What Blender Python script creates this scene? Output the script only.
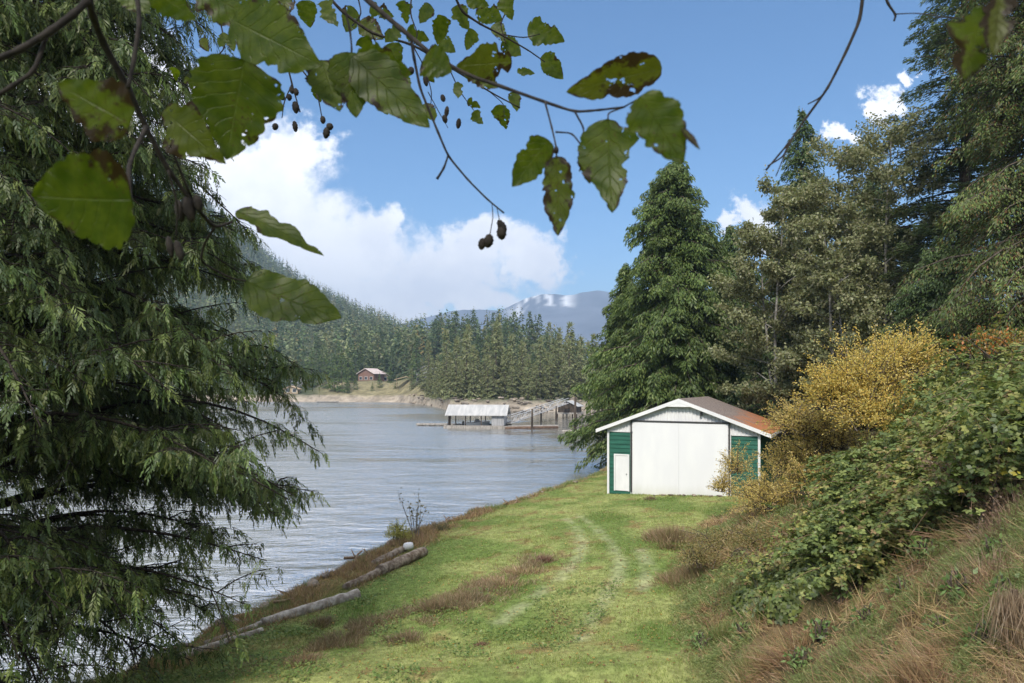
import bpy, math, random
import numpy as np
from mathutils import Vector

R = math.radians
rng = np.random.default_rng(11)
random.seed(5)
for o in list(bpy.data.objects):
    bpy.data.objects.remove(o)
SC = bpy.context.scene
COL = SC.collection

# ------------------------------------------------------------------ camera
F, CX, HY, HC = 683.0, 512.0, 385.0, 7.3         # focal length in px, centre column, horizon row, eye height over the water
cam_d = bpy.data.cameras.new('camera')
cam = bpy.data.objects.new('camera', cam_d)
COL.objects.link(cam)
cam.location = (0, 0, HC)
cam.rotation_euler = (R(90), 0, 0)
cam_d.sensor_width = 36.0
cam_d.lens = 36.0 * F / 1024.0
cam_d.shift_y = (HY - 341.5) / 1024.0
cam_d.clip_start = 0.05
cam_d.clip_end = 40000
cam_d.dof.use_dof = True
cam_d.dof.focus_distance = 25.0
cam_d.dof.aperture_fstop = 9.0
SC.camera = cam

# ------------------------------------------------------------------ light
SUN_EL, SUN_AZ = R(42), R(194)      # azimuth measured clockwise from +Y: behind the camera
SC.view_settings.view_transform = 'Standard'
SC.view_settings.look = 'None'
SC.view_settings.exposure = 1.08
SC.view_settings.gamma = 1.0
SC.cycles.max_bounces = 5
SC.cycles.diffuse_bounces = 2
SC.cycles.glossy_bounces = 2
SC.cycles.transmission_bounces = 4
SC.cycles.transparent_max_bounces = 8
SC.cycles.volume_bounces = 0
SC.cycles.caustics_reflective = False
SC.cycles.caustics_refractive = False
SC.cycles.sample_clamp_indirect = 6.0
SC.cycles.use_denoising = True

sun_d = bpy.data.lights.new('sun', 'SUN')
sun_d.energy = 2.1
sun_d.angle = R(12)
sun_d.color = (1.0, 0.94, 0.83)
sun = bpy.data.objects.new('sun', sun_d)
COL.objects.link(sun)
sdir = Vector((math.sin(SUN_AZ) * math.cos(SUN_EL), math.cos(SUN_AZ) * math.cos(SUN_EL), math.sin(SUN_EL)))
sun.rotation_euler = sdir.to_track_quat('Z', 'Y').to_euler()

world = bpy.data.worlds.new('World')
SC.world = world
world.use_nodes = True


class NT:
    """small helper to write node trees"""
    def __init__(self, tree):
        self.t = tree
        self.n = tree.nodes
        self.n.clear()

    def new(self, kind, **kw):
        nd = self.n.new(kind)
        for k, v in kw.items():
            setattr(nd, k, v)
        return nd

    def link(self, a, b):
        self.t.links.new(a, b)

    def put(self, sock, v):
        if isinstance(v, bpy.types.NodeSocket):
            self.link(v, sock)
        else:
            sock.default_value = v

    def math(self, op, a, b=0.0, c=0.0, clamp=False):
        nd = self.new('ShaderNodeMath', operation=op, use_clamp=clamp)
        self.put(nd.inputs[0], a)
        self.put(nd.inputs[1], b)
        self.put(nd.inputs[2], c)
        return nd.outputs[0]

    def vec(self, op, a, b=(0, 0, 0)):
        nd = self.new('ShaderNodeVectorMath', operation=op)
        self.put(nd.inputs[0], a)
        self.put(nd.inputs[1], b)
        return nd.outputs['Value'] if op in ('LENGTH', 'DOT_PRODUCT', 'DISTANCE') else nd.outputs[0]

    def noise(self, vec, scale, detail=4.0, rough=0.55, dist=0.0):
        nd = self.new('ShaderNodeTexNoise')
        if vec is not None:
            self.link(vec, nd.inputs['Vector'])
        nd.inputs['Scale'].default_value = scale
        nd.inputs['Detail'].default_value = detail
        nd.inputs['Roughness'].default_value = rough
        nd.inputs['Distortion'].default_value = dist
        return nd.outputs['Fac']

    def step(self, v, a, b, c=0.0, d=1.0):
        nd = self.new('ShaderNodeMapRange', interpolation_type='SMOOTHSTEP')
        self.put(nd.inputs['Value'], v)
        nd.inputs['From Min'].default_value = a
        nd.inputs['From Max'].default_value = b
        nd.inputs['To Min'].default_value = c
        nd.inputs['To Max'].default_value = d
        return nd.outputs['Result']

    def mix(self, f, a, b, mode='MIX'):
        nd = self.new('ShaderNodeMix', data_type='RGBA', blend_type=mode)
        self.put(nd.inputs['Factor'], f)
        for s, v in ((nd.inputs[6], a), (nd.inputs[7], b)):
            if isinstance(v, bpy.types.NodeSocket):
                self.link(v, s)
            else:
                s.default_value = (*v, 1) if len(v) == 3 else v
        return nd.outputs[2]


def build_world():
    g = NT(world.node_tree)
    out = g.new('ShaderNodeOutputWorld')
    bg = g.new('ShaderNodeBackground')
    bg.inputs['Strength'].default_value = 0.075
    g.link(bg.outputs[0], out.inputs['Surface'])
    sky = g.new('ShaderNodeTexSky', sky_type='NISHITA')
    sky.sun_disc = False
    sky.sun_elevation = SUN_EL
    sky.sun_rotation = SUN_AZ
    sky.air_density = 1.0
    sky.dust_density = 0.05
    sky.ozone_density = 3.0
    tc = g.new('ShaderNodeTexCoord')
    sep = g.new('ShaderNodeSeparateXYZ')
    g.link(tc.outputs['Generated'], sep.inputs[0])
    ys = g.math('MAXIMUM', sep.outputs['Y'], 0.06)
    u = g.math('DIVIDE', sep.outputs['X'], ys)
    v = g.math('DIVIDE', sep.outputs['Z'], ys)
    comb = g.new('ShaderNodeCombineXYZ')
    g.link(u, comb.inputs[0])
    g.link(v, comb.inputs[1])
    P = comb.outputs[0]
    blobs = [(250, 185, 95, 75), (292, 150, 52, 40), (190, 120, 90, 70), (330, 250, 115, 62), (382, 222, 32, 36),
             (440, 265, 85, 46), (480, 240, 42, 32), (532, 255, 40, 34), (440, 300, 120, 24), (300, 310, 160, 60),
             (60, 170, 190, 190), (748, 224, 24, 30), (838, 138, 17, 13), (886, 108, 23, 24), (905, 76, 14, 14),
             (-300, 200, 330, 240), (1500, 150, 300, 160)]
    wn = g.new('ShaderNodeTexNoise')
    wn.inputs['Scale'].default_value = 11.0
    wn.inputs['Detail'].default_value = 7.0
    wn.inputs['Roughness'].default_value = 0.65
    g.link(P, wn.inputs['Vector'])
    Pw = g.vec('ADD', P, g.vec('MULTIPLY', g.vec('SUBTRACT', wn.outputs['Color'], (0.5, 0.5, 0.5)), (0.22, 0.16, 0)))
    best = None
    for (px, py, rx, ry) in blobs:
        c = ((px - CX) / F, (HY - py) / F, 0)
        d = g.vec('SUBTRACT', Pw, c)
        d = g.vec('MULTIPLY', d, (F / rx, F / ry, 0))
        e = g.math('SUBTRACT', 1.0, g.vec('LENGTH', d))
        best = e if best is None else g.math('SMOOTH_MAX', best, e, 0.12)
    n1 = g.noise(P, 7.0, 9.0, 0.6, 0.25)
    n2 = g.noise(P, 26.0, 6.0, 0.6)
    f = g.math('ADD', best, g.math('MULTIPLY', g.math('SUBTRACT', n1, 0.5), 1.5))
    f = g.math('ADD', f, g.math('MULTIPLY', g.math('SUBTRACT', n2, 0.5), 0.45))
    mask = g.step(f, -0.06, 0.42)
    # lumps of the cumulus: bright tops, greyer undersides
    low = g.step(v, 0.14, 0.34)
    lump = g.noise(g.vec('ADD', P, (0.0, 0.02, 0)), 9.0, 8.0, 0.62)
    shade = g.math('ADD', g.math('MULTIPLY', low, 0.5), g.math('MULTIPLY', g.step(lump, 0.36, 0.62), 0.5), clamp=True)
    ccol = g.mix(shade, (7.2, 7.4, 8.1), (9.8, 9.8, 9.9))
    # unseen cloud deck added above the view to soften light and whiten water
    high = g.math('MULTIPLY', g.step(v, 0.58, 0.70), g.step(g.noise(tc.outputs['Generated'], 2.6, 6.0, 0.6, 0.3), 0.22, 0.36))
    mask = g.math('MAXIMUM', mask, high)
    back = g.math('MULTIPLY', g.math('LESS_THAN', sep.outputs['Y'], 0.06), 1.0)
    nb = g.step(g.noise(tc.outputs['Generated'], 2.2, 6.0, 0.6), 0.42, 0.6)
    mask2 = g.math('MAXIMUM', g.math('MULTIPLY', mask, g.math('SUBTRACT', 1.0, back)), g.math('MULTIPLY', back, nb))
    hs = g.new('ShaderNodeHueSaturation')
    hs.inputs['Saturation'].default_value = 1.22
    g.link(sky.outputs[0], hs.inputs['Color'])
    g.link(g.mix(mask2, hs.outputs[0], ccol), bg.inputs['Color'])


build_world()


# ------------------------------------------------------------------ helpers
def at(px, py, Y):
    """point at depth Y seen in column px and row py"""
    return np.array([(px - CX) / F * Y, Y, HC - (py - HY) / F * Y])


def nrm(a):
    return a / np.maximum(np.linalg.norm(a, axis=-1, keepdims=True), 1e-9)


def sstep(a, b, x):
    t = np.clip((x - a) / (b - a), 0, 1)
    return t * t * (3 - 2 * t)


def hash2(i, j, s):
    v = np.sin(i * 127.1 + j * 311.7 + s * 74.7) * 43758.5453
    return v - np.floor(v)


def vnoise(x, y, s=0):
    i, j = np.floor(x), np.floor(y)
    fx, fy = x - i, y - j
    fx, fy = fx * fx * (3 - 2 * fx), fy * fy * (3 - 2 * fy)
    a, b = hash2(i, j, s), hash2(i + 1, j, s)
    c, d = hash2(i, j + 1, s), hash2(i + 1, j + 1, s)
    return a + (b - a) * fx + (c - a) * fy + (a - b - c + d) * fx * fy


def fbm(x, y, s=0, o=4):
    t, a, n = 0, 0.5, 0
    for k in range(o):
        t = t + a * vnoise(x * 2 ** k, y * 2 ** k, s + k)
        n += a
        a *= 0.5
    return t / n


class MB:
    """collects vertices, faces and vertex colours and links them as ONE mesh object"""
    def __init__(self):
        self.v, self.c, self.f, self.n = [], [], [], 0

    def add(self, verts, faces, col=(0.5, 0.5, 0.5), mi=0):
        verts = np.asarray(verts, dtype=np.float32).reshape(-1, 3)
        col = np.asarray(col, dtype=np.float32)
        if col.ndim == 1:
            col = np.tile(col, (len(verts), 1))
        self.v.append(verts)
        self.c.append(col)
        self.f.append((np.asarray(faces, dtype=np.int32) + self.n, mi))
        self.n += len(verts)
        return self

    def kites(self, P, D, N, L, W, col, fat=0.45):
        """one leaf-shaped face per row"""
        n = len(P)
        S = nrm(np.cross(D, N))
        L = np.broadcast_to(np.asarray(L, dtype=float), (n,))[:, None]
        W = np.broadcast_to(np.asarray(W, dtype=float), (n,))[:, None]
        v = np.stack([P, P + D * L * fat + S * W * 0.5, P + D * L, P + D * L * fat - S * W * 0.5], 1)
        col = np.asarray(col)
        if col.ndim == 1:
            col = np.tile(col, (n, 1))
        self.add(v.reshape(-1, 3), np.arange(4 * n).reshape(n, 4), np.repeat(col, 4, 0))
        return self

    def tube(self, pts, rad, seg=6, col=(0.1, 0.08, 0.06), mi=0):
        pts = np.asarray(pts, dtype=float)
        n = len(pts)
        rad = np.broadcast_to(np.asarray(rad, dtype=float), (n,))
        tan = nrm(np.gradient(pts, axis=0))
        ref = np.array([0, 0, 1.0]) if abs(tan[:, 2]).mean() < 0.8 else np.array([1.0, 0, 0])
        a = nrm(np.cross(tan, ref))
        b = np.cross(tan, a)
        th = np.linspace(0, 2 * math.pi, seg, endpoint=False)
        ring = a[:, None] * np.cos(th)[None, :, None] + b[:, None] * np.sin(th)[None, :, None]
        v = (pts[:, None] + ring * rad[:, None, None]).reshape(-1, 3)
        i = np.arange(n - 1)[:, None] * seg
        j = np.arange(seg)[None]
        j2 = (j + 1) % seg
        f = np.stack([i + j, i + j2, i + seg + j2, i + seg + j], -1).reshape(-1, 4)
        self.add(v, f, col, mi)
        m = self.n - n * seg
        for base, flip in ((m, 1), (m + (n - 1) * seg, 0)):
            idx = np.arange(seg)
            c = np.stack([np.full(seg - 2, 0), idx[1:-1], idx[2:]], 1)
            if flip:
                c = c[:, ::-1]
            self.f.append((c + base, mi))
        return self

    def box(self, x0, x1, y0, y1, z0, z1, col=(0.5, 0.5, 0.5), mi=0):
        v = [(x, y, z) for z in (z0, z1) for y in (y0, y1) for x in (x0, x1)]
        f = [(0, 2, 3, 1), (4, 5, 7, 6), (0, 1, 5, 4), (2, 6, 7, 3), (0, 4, 6, 2), (1, 3, 7, 5)]
        return self.add(v, f, col, mi)

    def prism(self, poly, y0, y1, col=(0.5, 0.5, 0.5), mi=0):
        """polygon in x,z pushed from y0 to y1"""
        n = len(poly)
        v = [(x, y0, z) for x, z in poly] + [(x, y1, z) for x, z in poly]
        self.add(v, [(i, (i + 1) % n, n + (i + 1) % n, n + i) for i in range(n)], col, mi)
        b = self.n - 2 * n
        self.f.append((np.array([list(range(n))[::-1]]) + b, mi))
        self.f.append((np.array([list(range(n, 2 * n))]) + b, mi))
        return self

    def build(self, name, mats, parent=None, smooth=False):
        me = bpy.data.meshes.new(name)
        v = np.concatenate(self.v)
        me.vertices.add(len(v))
        me.vertices.foreach_set('co', v.ravel())
        loops = np.concatenate([f.ravel() for f, _ in self.f])
        tot = np.concatenate([np.full(len(f), f.shape[1]) for f, _ in self.f])
        mi = np.concatenate([np.full(len(f), m) for f, m in self.f])
        me.loops.add(len(loops))
        me.loops.foreach_set('vertex_index', loops.astype(np.int32))
        me.polygons.add(len(tot))
        me.polygons.foreach_set('loop_start', (np.cumsum(tot) - tot).astype(np.int32))
        me.polygons.foreach_set('material_index', mi.astype(np.int32))
        me.polygons.foreach_set('use_smooth', np.full(len(tot), smooth))
        at_ = me.attributes.new('Col', 'FLOAT_COLOR', 'POINT')
        c = np.concatenate(self.c)
        at_.data.foreach_set('color', np.concatenate([c, np.ones((len(c), 1), np.float32)], 1).ravel())
        me.update()
        me.validate()
        for m in (mats if isinstance(mats, (list, tuple)) else [mats]):
            me.materials.append(m)
        o = bpy.data.objects.new(name, me)
        COL.objects.link(o)
        if parent:
            o.parent = parent
        return o


def tag(o, label=None, cat=None, group=None, kind=None):
    for k, v in (('label', label), ('category', cat), ('group', group), ('kind', kind)):
        if v:
            o[k] = v
    return o


def thing(name, label, cat, loc=(0, 0, 0), rz=0.0, group=None):
    o = bpy.data.objects.new(name, None)
    o.empty_display_size = 0.3
    COL.objects.link(o)
    o.location = tuple(float(a) for a in loc)
    o.rotation_euler = (0, 0, rz)
    return tag(o, label, cat, group)


def copy_tree(o, loc, rz=0.0, sc=1.0, label=None, parent=None):
    c = o.copy()
    COL.objects.link(c)
    if parent is not None:
        c.parent = parent
    else:
        c.location = tuple(float(a) for a in loc)
        c.rotation_euler = (0, 0, rz)
        c.scale = (sc, sc, sc) if np.isscalar(sc) else sc
        if label:
            c['label'] = label
    for ch in list(o.children):
        copy_tree(ch, None, parent=c)
    return c


# ------------------------------------------------------------------ materials
def mat(name, fn):
    m = bpy.data.materials.new(name)
    m.use_nodes = True
    g = NT(m.node_tree)
    out = g.new('ShaderNodeOutputMaterial')
    fn(g, out)
    return m


def principled(g, out, col, rough=0.7, spec=0.3, bump=None, bd=0.02, metal=0.0):
    b = g.new('ShaderNodeBsdfPrincipled')
    g.put(b.inputs['Base Color'], col if isinstance(col, bpy.types.NodeSocket) else (*col, 1))
    g.put(b.inputs['Roughness'], rough)
    b.inputs['Specular IOR Level'].default_value = spec
    b.inputs['Metallic'].default_value = metal
    if bump is not None:
        bn = g.new('ShaderNodeBump')
        bn.inputs['Distance'].default_value = bd
        g.link(bump, bn.inputs['Height'])
        g.link(bn.outputs[0], b.inputs['Normal'])
    g.link(b.outputs[0], out.inputs['Surface'])
    return b


def m_attr(name, scale=8.0, amount=0.5, rough=0.85, spec=0.2, bd=0.03):
    """colour carried by the mesh, broken up by noise"""
    def fn(g, out):
        a = g.new('ShaderNodeAttribute', attribute_name='Col')
        tc = g.new('ShaderNodeTexCoord')
        n = g.noise(tc.outputs['Object'], scale, 6.0, 0.65)
        k = g.step(n, 0.25, 0.75, 1.0 - amount, 1.0 + amount)
        col = g.vec('MULTIPLY', a.outputs['Color'], (1, 1, 1))
        nd = g.new('ShaderNodeVectorMath', operation='SCALE')
        g.link(col, nd.inputs[0])
        g.link(k, nd.inputs['Scale'])
        principled(g, out, nd.outputs[0], rough, spec, n, bd)
    return mat(name, fn)


def m_leaf(name, trans=0.3, rough=0.55, gloss=0.06):
    def fn(g, out):
        a = g.new('ShaderNodeAttribute', attribute_name='Col')
        d = g.new('ShaderNodeBsdfDiffuse')
        t = g.new('ShaderNodeBsdfTranslucent')
        g.link(a.outputs['Color'], d.inputs['Color'])
        tcol = g.mix(1.0, a.outputs['Color'], (1.08, 1.1, 0.72), 'MULTIPLY')
        g.link(tcol, t.inputs['Color'])
        m1 = g.new('ShaderNodeMixShader')
        m1.inputs[0].default_value = trans
        g.link(d.outputs[0], m1.inputs[1])
        g.link(t.outputs[0], m1.inputs[2])
        gl = g.new('ShaderNodeBsdfGlossy')
        gl.inputs['Roughness'].default_value = rough
        m2 = g.new('ShaderNodeMixShader')
        m2.inputs[0].default_value = gloss
        g.link(m1.outputs[0], m2.inputs[1])
        g.link(gl.outputs[0], m2.inputs[2])
        g.link(m2.outputs[0], out.inputs['Surface'])
    return mat(name, fn)


def m_noise(name, c1, c2, scale=6.0, rough=0.8, spec=0.25, stretch=(1, 1, 1), bd=0.01, detail=6.0, lo=0.35, hi=0.65, metal=0.0):
    def fn(g, out):
        tc = g.new('ShaderNodeTexCoord')
        v = g.vec('MULTIPLY', tc.outputs['Object'], stretch)
        n = g.noise(v, scale, detail, 0.6)
        principled(g, out, g.mix(g.step(n, lo, hi), c1, c2), rough, spec, n, bd, metal)
    return mat(name, fn)


M_LEAF = m_leaf('conifer_foliage', 0.22, 0.5, 0.03)
M_BROAD = m_leaf('broad_foliage', 0.35, 0.45, 0.03)
M_GRASS = m_leaf('grass_blades', 0.3, 0.5, 0.03)
M_BARK = m_noise('bark', (0.05, 0.04, 0.032), (0.14, 0.115, 0.095), 7.0, 0.9, 0.1, (3, 3, 0.6), 0.03)
M_LIMB = m_noise('dark_limb_bark', (0.018, 0.015, 0.012), (0.045, 0.038, 0.032), 7.0, 0.9, 0.1, (3, 3, 0.6), 0.02)
M_CANE = m_noise('brown_cane', (0.16, 0.10, 0.065), (0.32, 0.23, 0.15), 9.0, 0.8, 0.2)
M_GREYBARK = m_noise('pale_bark', (0.12, 0.11, 0.10), (0.26, 0.25, 0.23), 5.0, 0.85, 0.1, (1, 1, 1), 0.01)
M_TWIG = m_noise('dark_twig_bark', (0.010, 0.008, 0.007), (0.028, 0.023, 0.019), 60.0, 0.8, 0.2, (1, 1, 1), 0.001)
M_GROUND = m_attr('soil_and_turf', 5.0, 0.45, 0.95, 0.1, 0.06)
M_FARLAND = m_attr('far_land', 0.35, 0.4, 0.95, 0.1, 0.5)
M_ROCK = m_attr('rock', 4.0, 0.45, 0.9, 0.2, 0.05)


# ------------------------------------------------------------------ terrain
SH_Y = np.array([-40, 0, 8, 11, 13, 15, 16.7, 22, 27.7, 31, 37.6, 44.6, 54, 70, 110, 150, 200, 300, 420])
SH_X = np.array([-160, -60, -40, -20, -13, -10.9, -9.7, -8.1, -6.45, -5.5, -2.0, 1.9, 6.4, 11.5, 18, 28, 60, 170, 400])
BK_Y = np.array([-40, 0, 5, 11, 16, 22.6, 27, 31, 36, 42, 60, 100, 420])
BK_X = np.array([2.0, 2.0, 2.3, 3.4, 4.3, 5.4, 7.2, 9.6, 15.6, 19.0, 22, 30, 60])


def shore_d(x, y):
    s = np.interp(y, SH_Y, SH_X)
    sl = np.interp(y + 0.5, SH_Y, SH_X) - np.interp(y - 0.5, SH_Y, SH_X)
    w = 0.9 * (fbm(x * 0.7 + 3, y * 0.7, 4, 4) - 0.5)
    return (x - s) / np.sqrt(1 + sl * sl) + w


def bank_d(x, y):
    return x - np.interp(y, BK_Y, BK_X) + 0.9 * (fbm(y * 0.4, x * 0.1, 9, 2) - 0.5)


def gz(x, y):
    x, y = np.asarray(x, dtype=float), np.asarray(y, dtype=float)
    d = shore_d(x, y)
    z = np.where(d < 0, np.maximum(d * 0.4, -2.5) - 0.06, 0.75 * sstep(-0.1, 1.5, d) - 0.06)
    z = z + 0.055 * np.clip(d - 1.0, 0, 11)
    near = 4.2 * (np.clip(17 - y, 0, 24) / 17) ** 1.3
    z = z + near * sstep(-0.5, 6, d)
    b = np.maximum(bank_d(x, y), 0)
    k = np.interp(y, [0, 6, 10, 20, 27, 33, 60], [0.5, 0.6, 0.86, 0.82, 0.55, 0.22, 0.2])
    rise = np.where(b < 8, b * b / (b + 0.8), 8 * 8 / 8.8 + 0.3 * (b - 8))
    z = z + k * np.minimum(rise, 40)
    rough = 0.05 + 0.18 * sstep(0, 1.5, b)
    z = z + (fbm(x * 0.8, y * 0.8, 2, 4) - 0.5) * rough * 2 * sstep(-0.5, 0.5, d)
    return z


def hit(px, py, extra=0.0):
    """where the line of sight through a pixel meets the ground (raised by extra)"""
    Y = np.arange(2.0, 120, 0.04)
    x = (px - CX) / F * Y
    z = HC - (py - HY) / F * Y
    g = gz(x, Y) + extra
    ok = z <= g
    i = np.argmax(ok) if ok.any() else np.argmin(np.where((Y > 9) & (Y < 24), z - g, 99.0))
    while i > 0 and gz(x[i], Y[i]) < 0.3 and Y[i] > 12:
        i -= 1
    return np.array([x[i], Y[i], gz(x[i], Y[i])])


TRACKS = []
for line in ([(500, 622), (530, 600), (556, 583), (576, 562), (583, 545), (577, 530), (566, 519)], [(578, 640), (600, 605), (617, 580), (621, 562), (612, 545), (597, 530), (580, 517)],
             [(642, 590), (650, 570), (640, 550)]):
    TRACKS.append(np.array([hit(*p)[:2] for p in line]))


def track_mask(x, y):
    m = np.zeros_like(x)
    for t in TRACKS:
        s = np.linspace(0, len(t) - 1, 60)
        q = np.stack([np.interp(s, np.arange(len(t)), t[:, 0]), np.interp(s, np.arange(len(t)), t[:, 1])], 1)
        dd = np.full(x.shape, 9.0)
        for a, b in q:
            dd = np.minimum(dd, np.hypot(x - a, y - b))
        m = np.maximum(m, 1 - sstep(0.05, 0.42, dd))
    return m


def ground_col(x, y):
    d, b = shore_d(x, y), bank_d(x, y)
    n1, n2 = fbm(x * 0.5, y * 0.5, 21, 4), fbm(x * 1.7, y * 1.7, 31, 3)
    green = np.array([0.140, 0.190, 0.052])
    pale = np.array([0.255, 0.275, 0.10])
    dry = np.array([0.22, 0.15, 0.07])
    soil = np.array([0.11, 0.075, 0.04])
    rock = np.array([0.17, 0.145, 0.12])

    def mx(a, c, t):
        return a * (1 - t[..., None]) + c * t[..., None]
    c = mx(np.broadcast_to(green, x.shape + (3,)), pale, sstep(0.42, 0.68, n1))
    c = mx(c, dry, 0.75 * sstep(0.6, 0.75, n2) * sstep(0.4, 0.55, n1))
    c = mx(c, np.array([0.36, 0.36, 0.22]), 0.48 * track_mask(x, y) * sstep(0.25, 0.5, fbm(x * 2.2, y * 2.2, 37, 3)))
    rim = (1 - sstep(1.4 - 0.6 * sstep(26, 40, y), 3.4 - 1.6 * sstep(26, 40, y), d + 2.2 * (n2 - 0.5)))
    c = mx(c, dry, rim * 0.85)
    c = mx(c, soil, (1 - sstep(0.5, 1.2, d)))
    c = mx(c, rock, (1 - sstep(0.1, 0.7, d)) * 0.7)
    bank = mx(np.broadcast_to(np.array([0.10, 0.10, 0.045]), x.shape + (3,)), np.array([0.15, 0.11, 0.06]), sstep(0.4, 0.6, n2))
    c = mx(c, bank, sstep(-0.6, 0.6, b))
    return c


def axis(segs):
    out = []
    for a, b, s in segs:
        out.append(np.arange(a, b, s))
    return np.concatenate(out + [np.array([segs[-1][1]])])


gx = axis([(-300, -40, 20), (-40, -14, 2), (-14, 24, 0.22), (24, 50, 2), (50, 420, 20)])
gy = axis([(-40, 0, 3), (0, 3, 0.6), (3, 30, 0.2), (30, 62, 0.35), (62, 120, 3), (120, 420, 15)])
GX, GY = np.meshgrid(gx, gy)
gverts = np.stack([GX, GY, gz(GX, GY)], -1).reshape(-1, 3)


def gridfaces(ny, nx):
    i, j = np.meshgrid(np.arange(ny - 1), np.arange(nx - 1), indexing='ij')
    a = i * nx + j
    return np.stack([a, a + 1, a + nx + 1, a + nx], -1).reshape(-1, 4)


ground = MB().add(gverts, gridfaces(len(gy), len(gx)), ground_col(GX, GY).reshape(-1, 3)).build('ground', M_GROUND, smooth=True)
tag(ground, kind='structure')


def water_mat(g, out):
    tc = g.new('ShaderNodeTexCoord')
    P = tc.outputs['Object']
    n1 = g.noise(g.vec('MULTIPLY', P, (0.75, 1.15, 1)), 1.1, 4.0, 0.55)
    n2 = g.noise(g.vec('MULTIPLY', P, (0.6, 1.25, 1)), 0.30, 5.0, 0.6, 0.4)
    n3 = g.noise(g.vec('MULTIPLY', P, (0.5, 1.2, 1)), 4.5, 3.0, 0.6)
    calm = g.step(g.noise(g.vec('MULTIPLY', P, (0.4, 1.0, 1)), 0.035, 4.0, 0.6, 0.6), 0.36, 0.56, 0.45, 1.0)
    # sheltered water between the point, the docks and the right shore
    sp = g.new('ShaderNodeSeparateXYZ')
    g.link(P, sp.inputs[0])
    wob = g.math('MULTIPLY', g.math('SUBTRACT', g.noise(P, 0.06, 4.0, 0.6), 0.5), 60.0)
    lee = g.math('MULTIPLY', g.step(g.math('ADD', sp.outputs['X'], wob), -8.0, 10.0), g.step(g.math('ADD', sp.outputs['Y'], wob), 50.0, 85.0))
    calm = g.math('MULTIPLY', calm, g.math('SUBTRACT', 1.0, g.math('MULTIPLY', lee, 0.8)))
    h = g.math('ADD', g.math('MULTIPLY', n1, 0.30), g.math('MULTIPLY', n2, 0.9))
    h = g.math('ADD', h, g.math('MULTIPLY', n3, 0.06))
    h = g.math('MULTIPLY', h, calm)
    bn = g.new('ShaderNodeBump')
    bn.inputs['Distance'].default_value = 0.42
    bn.inputs['Strength'].default_value = 1.0
    g.link(h, bn.inputs['Height'])
    b = g.new('ShaderNodeBsdfPrincipled')
    b.inputs['Base Color'].default_value = (0.20, 0.20, 0.185, 1)
    g.link(g.step(calm, 0.1, 1.0, 0.02, 0.21), b.inputs['Roughness'])
    b.inputs['IOR'].default_value = 4.6
    b.inputs['Specular IOR Level'].default_value = 0.8
    g.link(bn.outputs[0], b.inputs['Normal'])
    g.link(b.outputs[0], out.inputs['Surface'])


M_WATER = mat('lake_water', water_mat)
water = MB().add([(-9000, -60, 0), (9000, -60, 0), (9000, 9000, 0), (-9000, 9000, 0)], [(0, 1, 2, 3)]).build('water', M_WATER)
tag(water, kind='structure')


# far shore: (u = x/y) gives the bearing, e = metres behind its waterline
def far_shore(u):
    return np.interp(u, [-1.4, -0.42, -0.17, -0.125, -0.09, 0.02, 0.09, 0.3, 0.8], [330, 300, 292, 250, 190, 184, 190, 230, 420])


def far_z(u, y):
    e = y - far_shore(u)
    hp = np.interp(u, [-0.5, -0.3, -0.18, -0.08, 0.0, 0.05, 0.085, 0.12, 0.3, 0.8], [24, 26, 26, 25, 24, 18, 9, 4, 3, 3])
    zm = np.interp(u, [-1.4, -0.8, -0.6, -0.46, -0.398, -0.31, -0.237, -0.18, -0.13, -0.05], [390, 370, 340, 275, 215, 138, 92, 66, 24, 0])
    z = np.where(e < 0, e * 0.2, 3.0 * sstep(0, 7, e))
    z = z + 5.0 * sstep(8, 42, e) * sstep(-0.34, -0.29, u) * (1 - sstep(-0.14, -0.11, u)) * (1 - 0.6 * sstep(60, 160, e))
    z = z + hp * sstep(8, 230, e) + zm * sstep(380, 1150, y) ** 1.0 * np.where(y > 1150, 1 - 0.3 * sstep(1150, 1500, y), 1)
    x = u * y
    return z + (fbm(x * 0.02, y * 0.02, 6, 4) - 0.5) * np.clip(e, 0, 60) * 0.16 + (fbm(x * 0.3, y * 0.3, 8, 3) - 0.5) * 1.2 * sstep(0, 3, e)


fu = np.linspace(-1.2, 0.8, 420)
fe = np.concatenate([np.arange(-6, 12, 0.9), np.arange(12, 60, 3), np.arange(60, 300, 10), np.arange(300, 1300, 25)])
FU, FE = np.meshgrid(fu, fe)
FY = far_shore(FU) + FE
FX = FU * FY
FZ = far_z(FU, FY)
n = fbm(FX * 0.15, FY * 0.15, 12, 3)
rockc, tanc, darkc = np.array([0.32, 0.27, 0.215]), np.array([0.24, 0.21, 0.12]), np.array([0.07, 0.08, 0.04])
t = sstep(3, 8, FE + 5 * (n - 0.5))[..., None]
clear = (sstep(-0.30, -0.26, FU) * (1 - sstep(-0.135, -0.115, FU)) * (1 - sstep(30, 48, FE)))[..., None]
fc = rockc * (0.6 + 0.8 * n[..., None]) * (1 - t) + t * (tanc * (0.7 + 0.6 * n[..., None]) * clear + darkc * (1 - clear))
tag(MB().add(np.stack([FX, FY, FZ], -1).reshape(-1, 3), gridfaces(len(fe), len(fu)), fc.reshape(-1, 3)).build('far_hillside', M_FARLAND, smooth=True), kind='structure')


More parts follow.
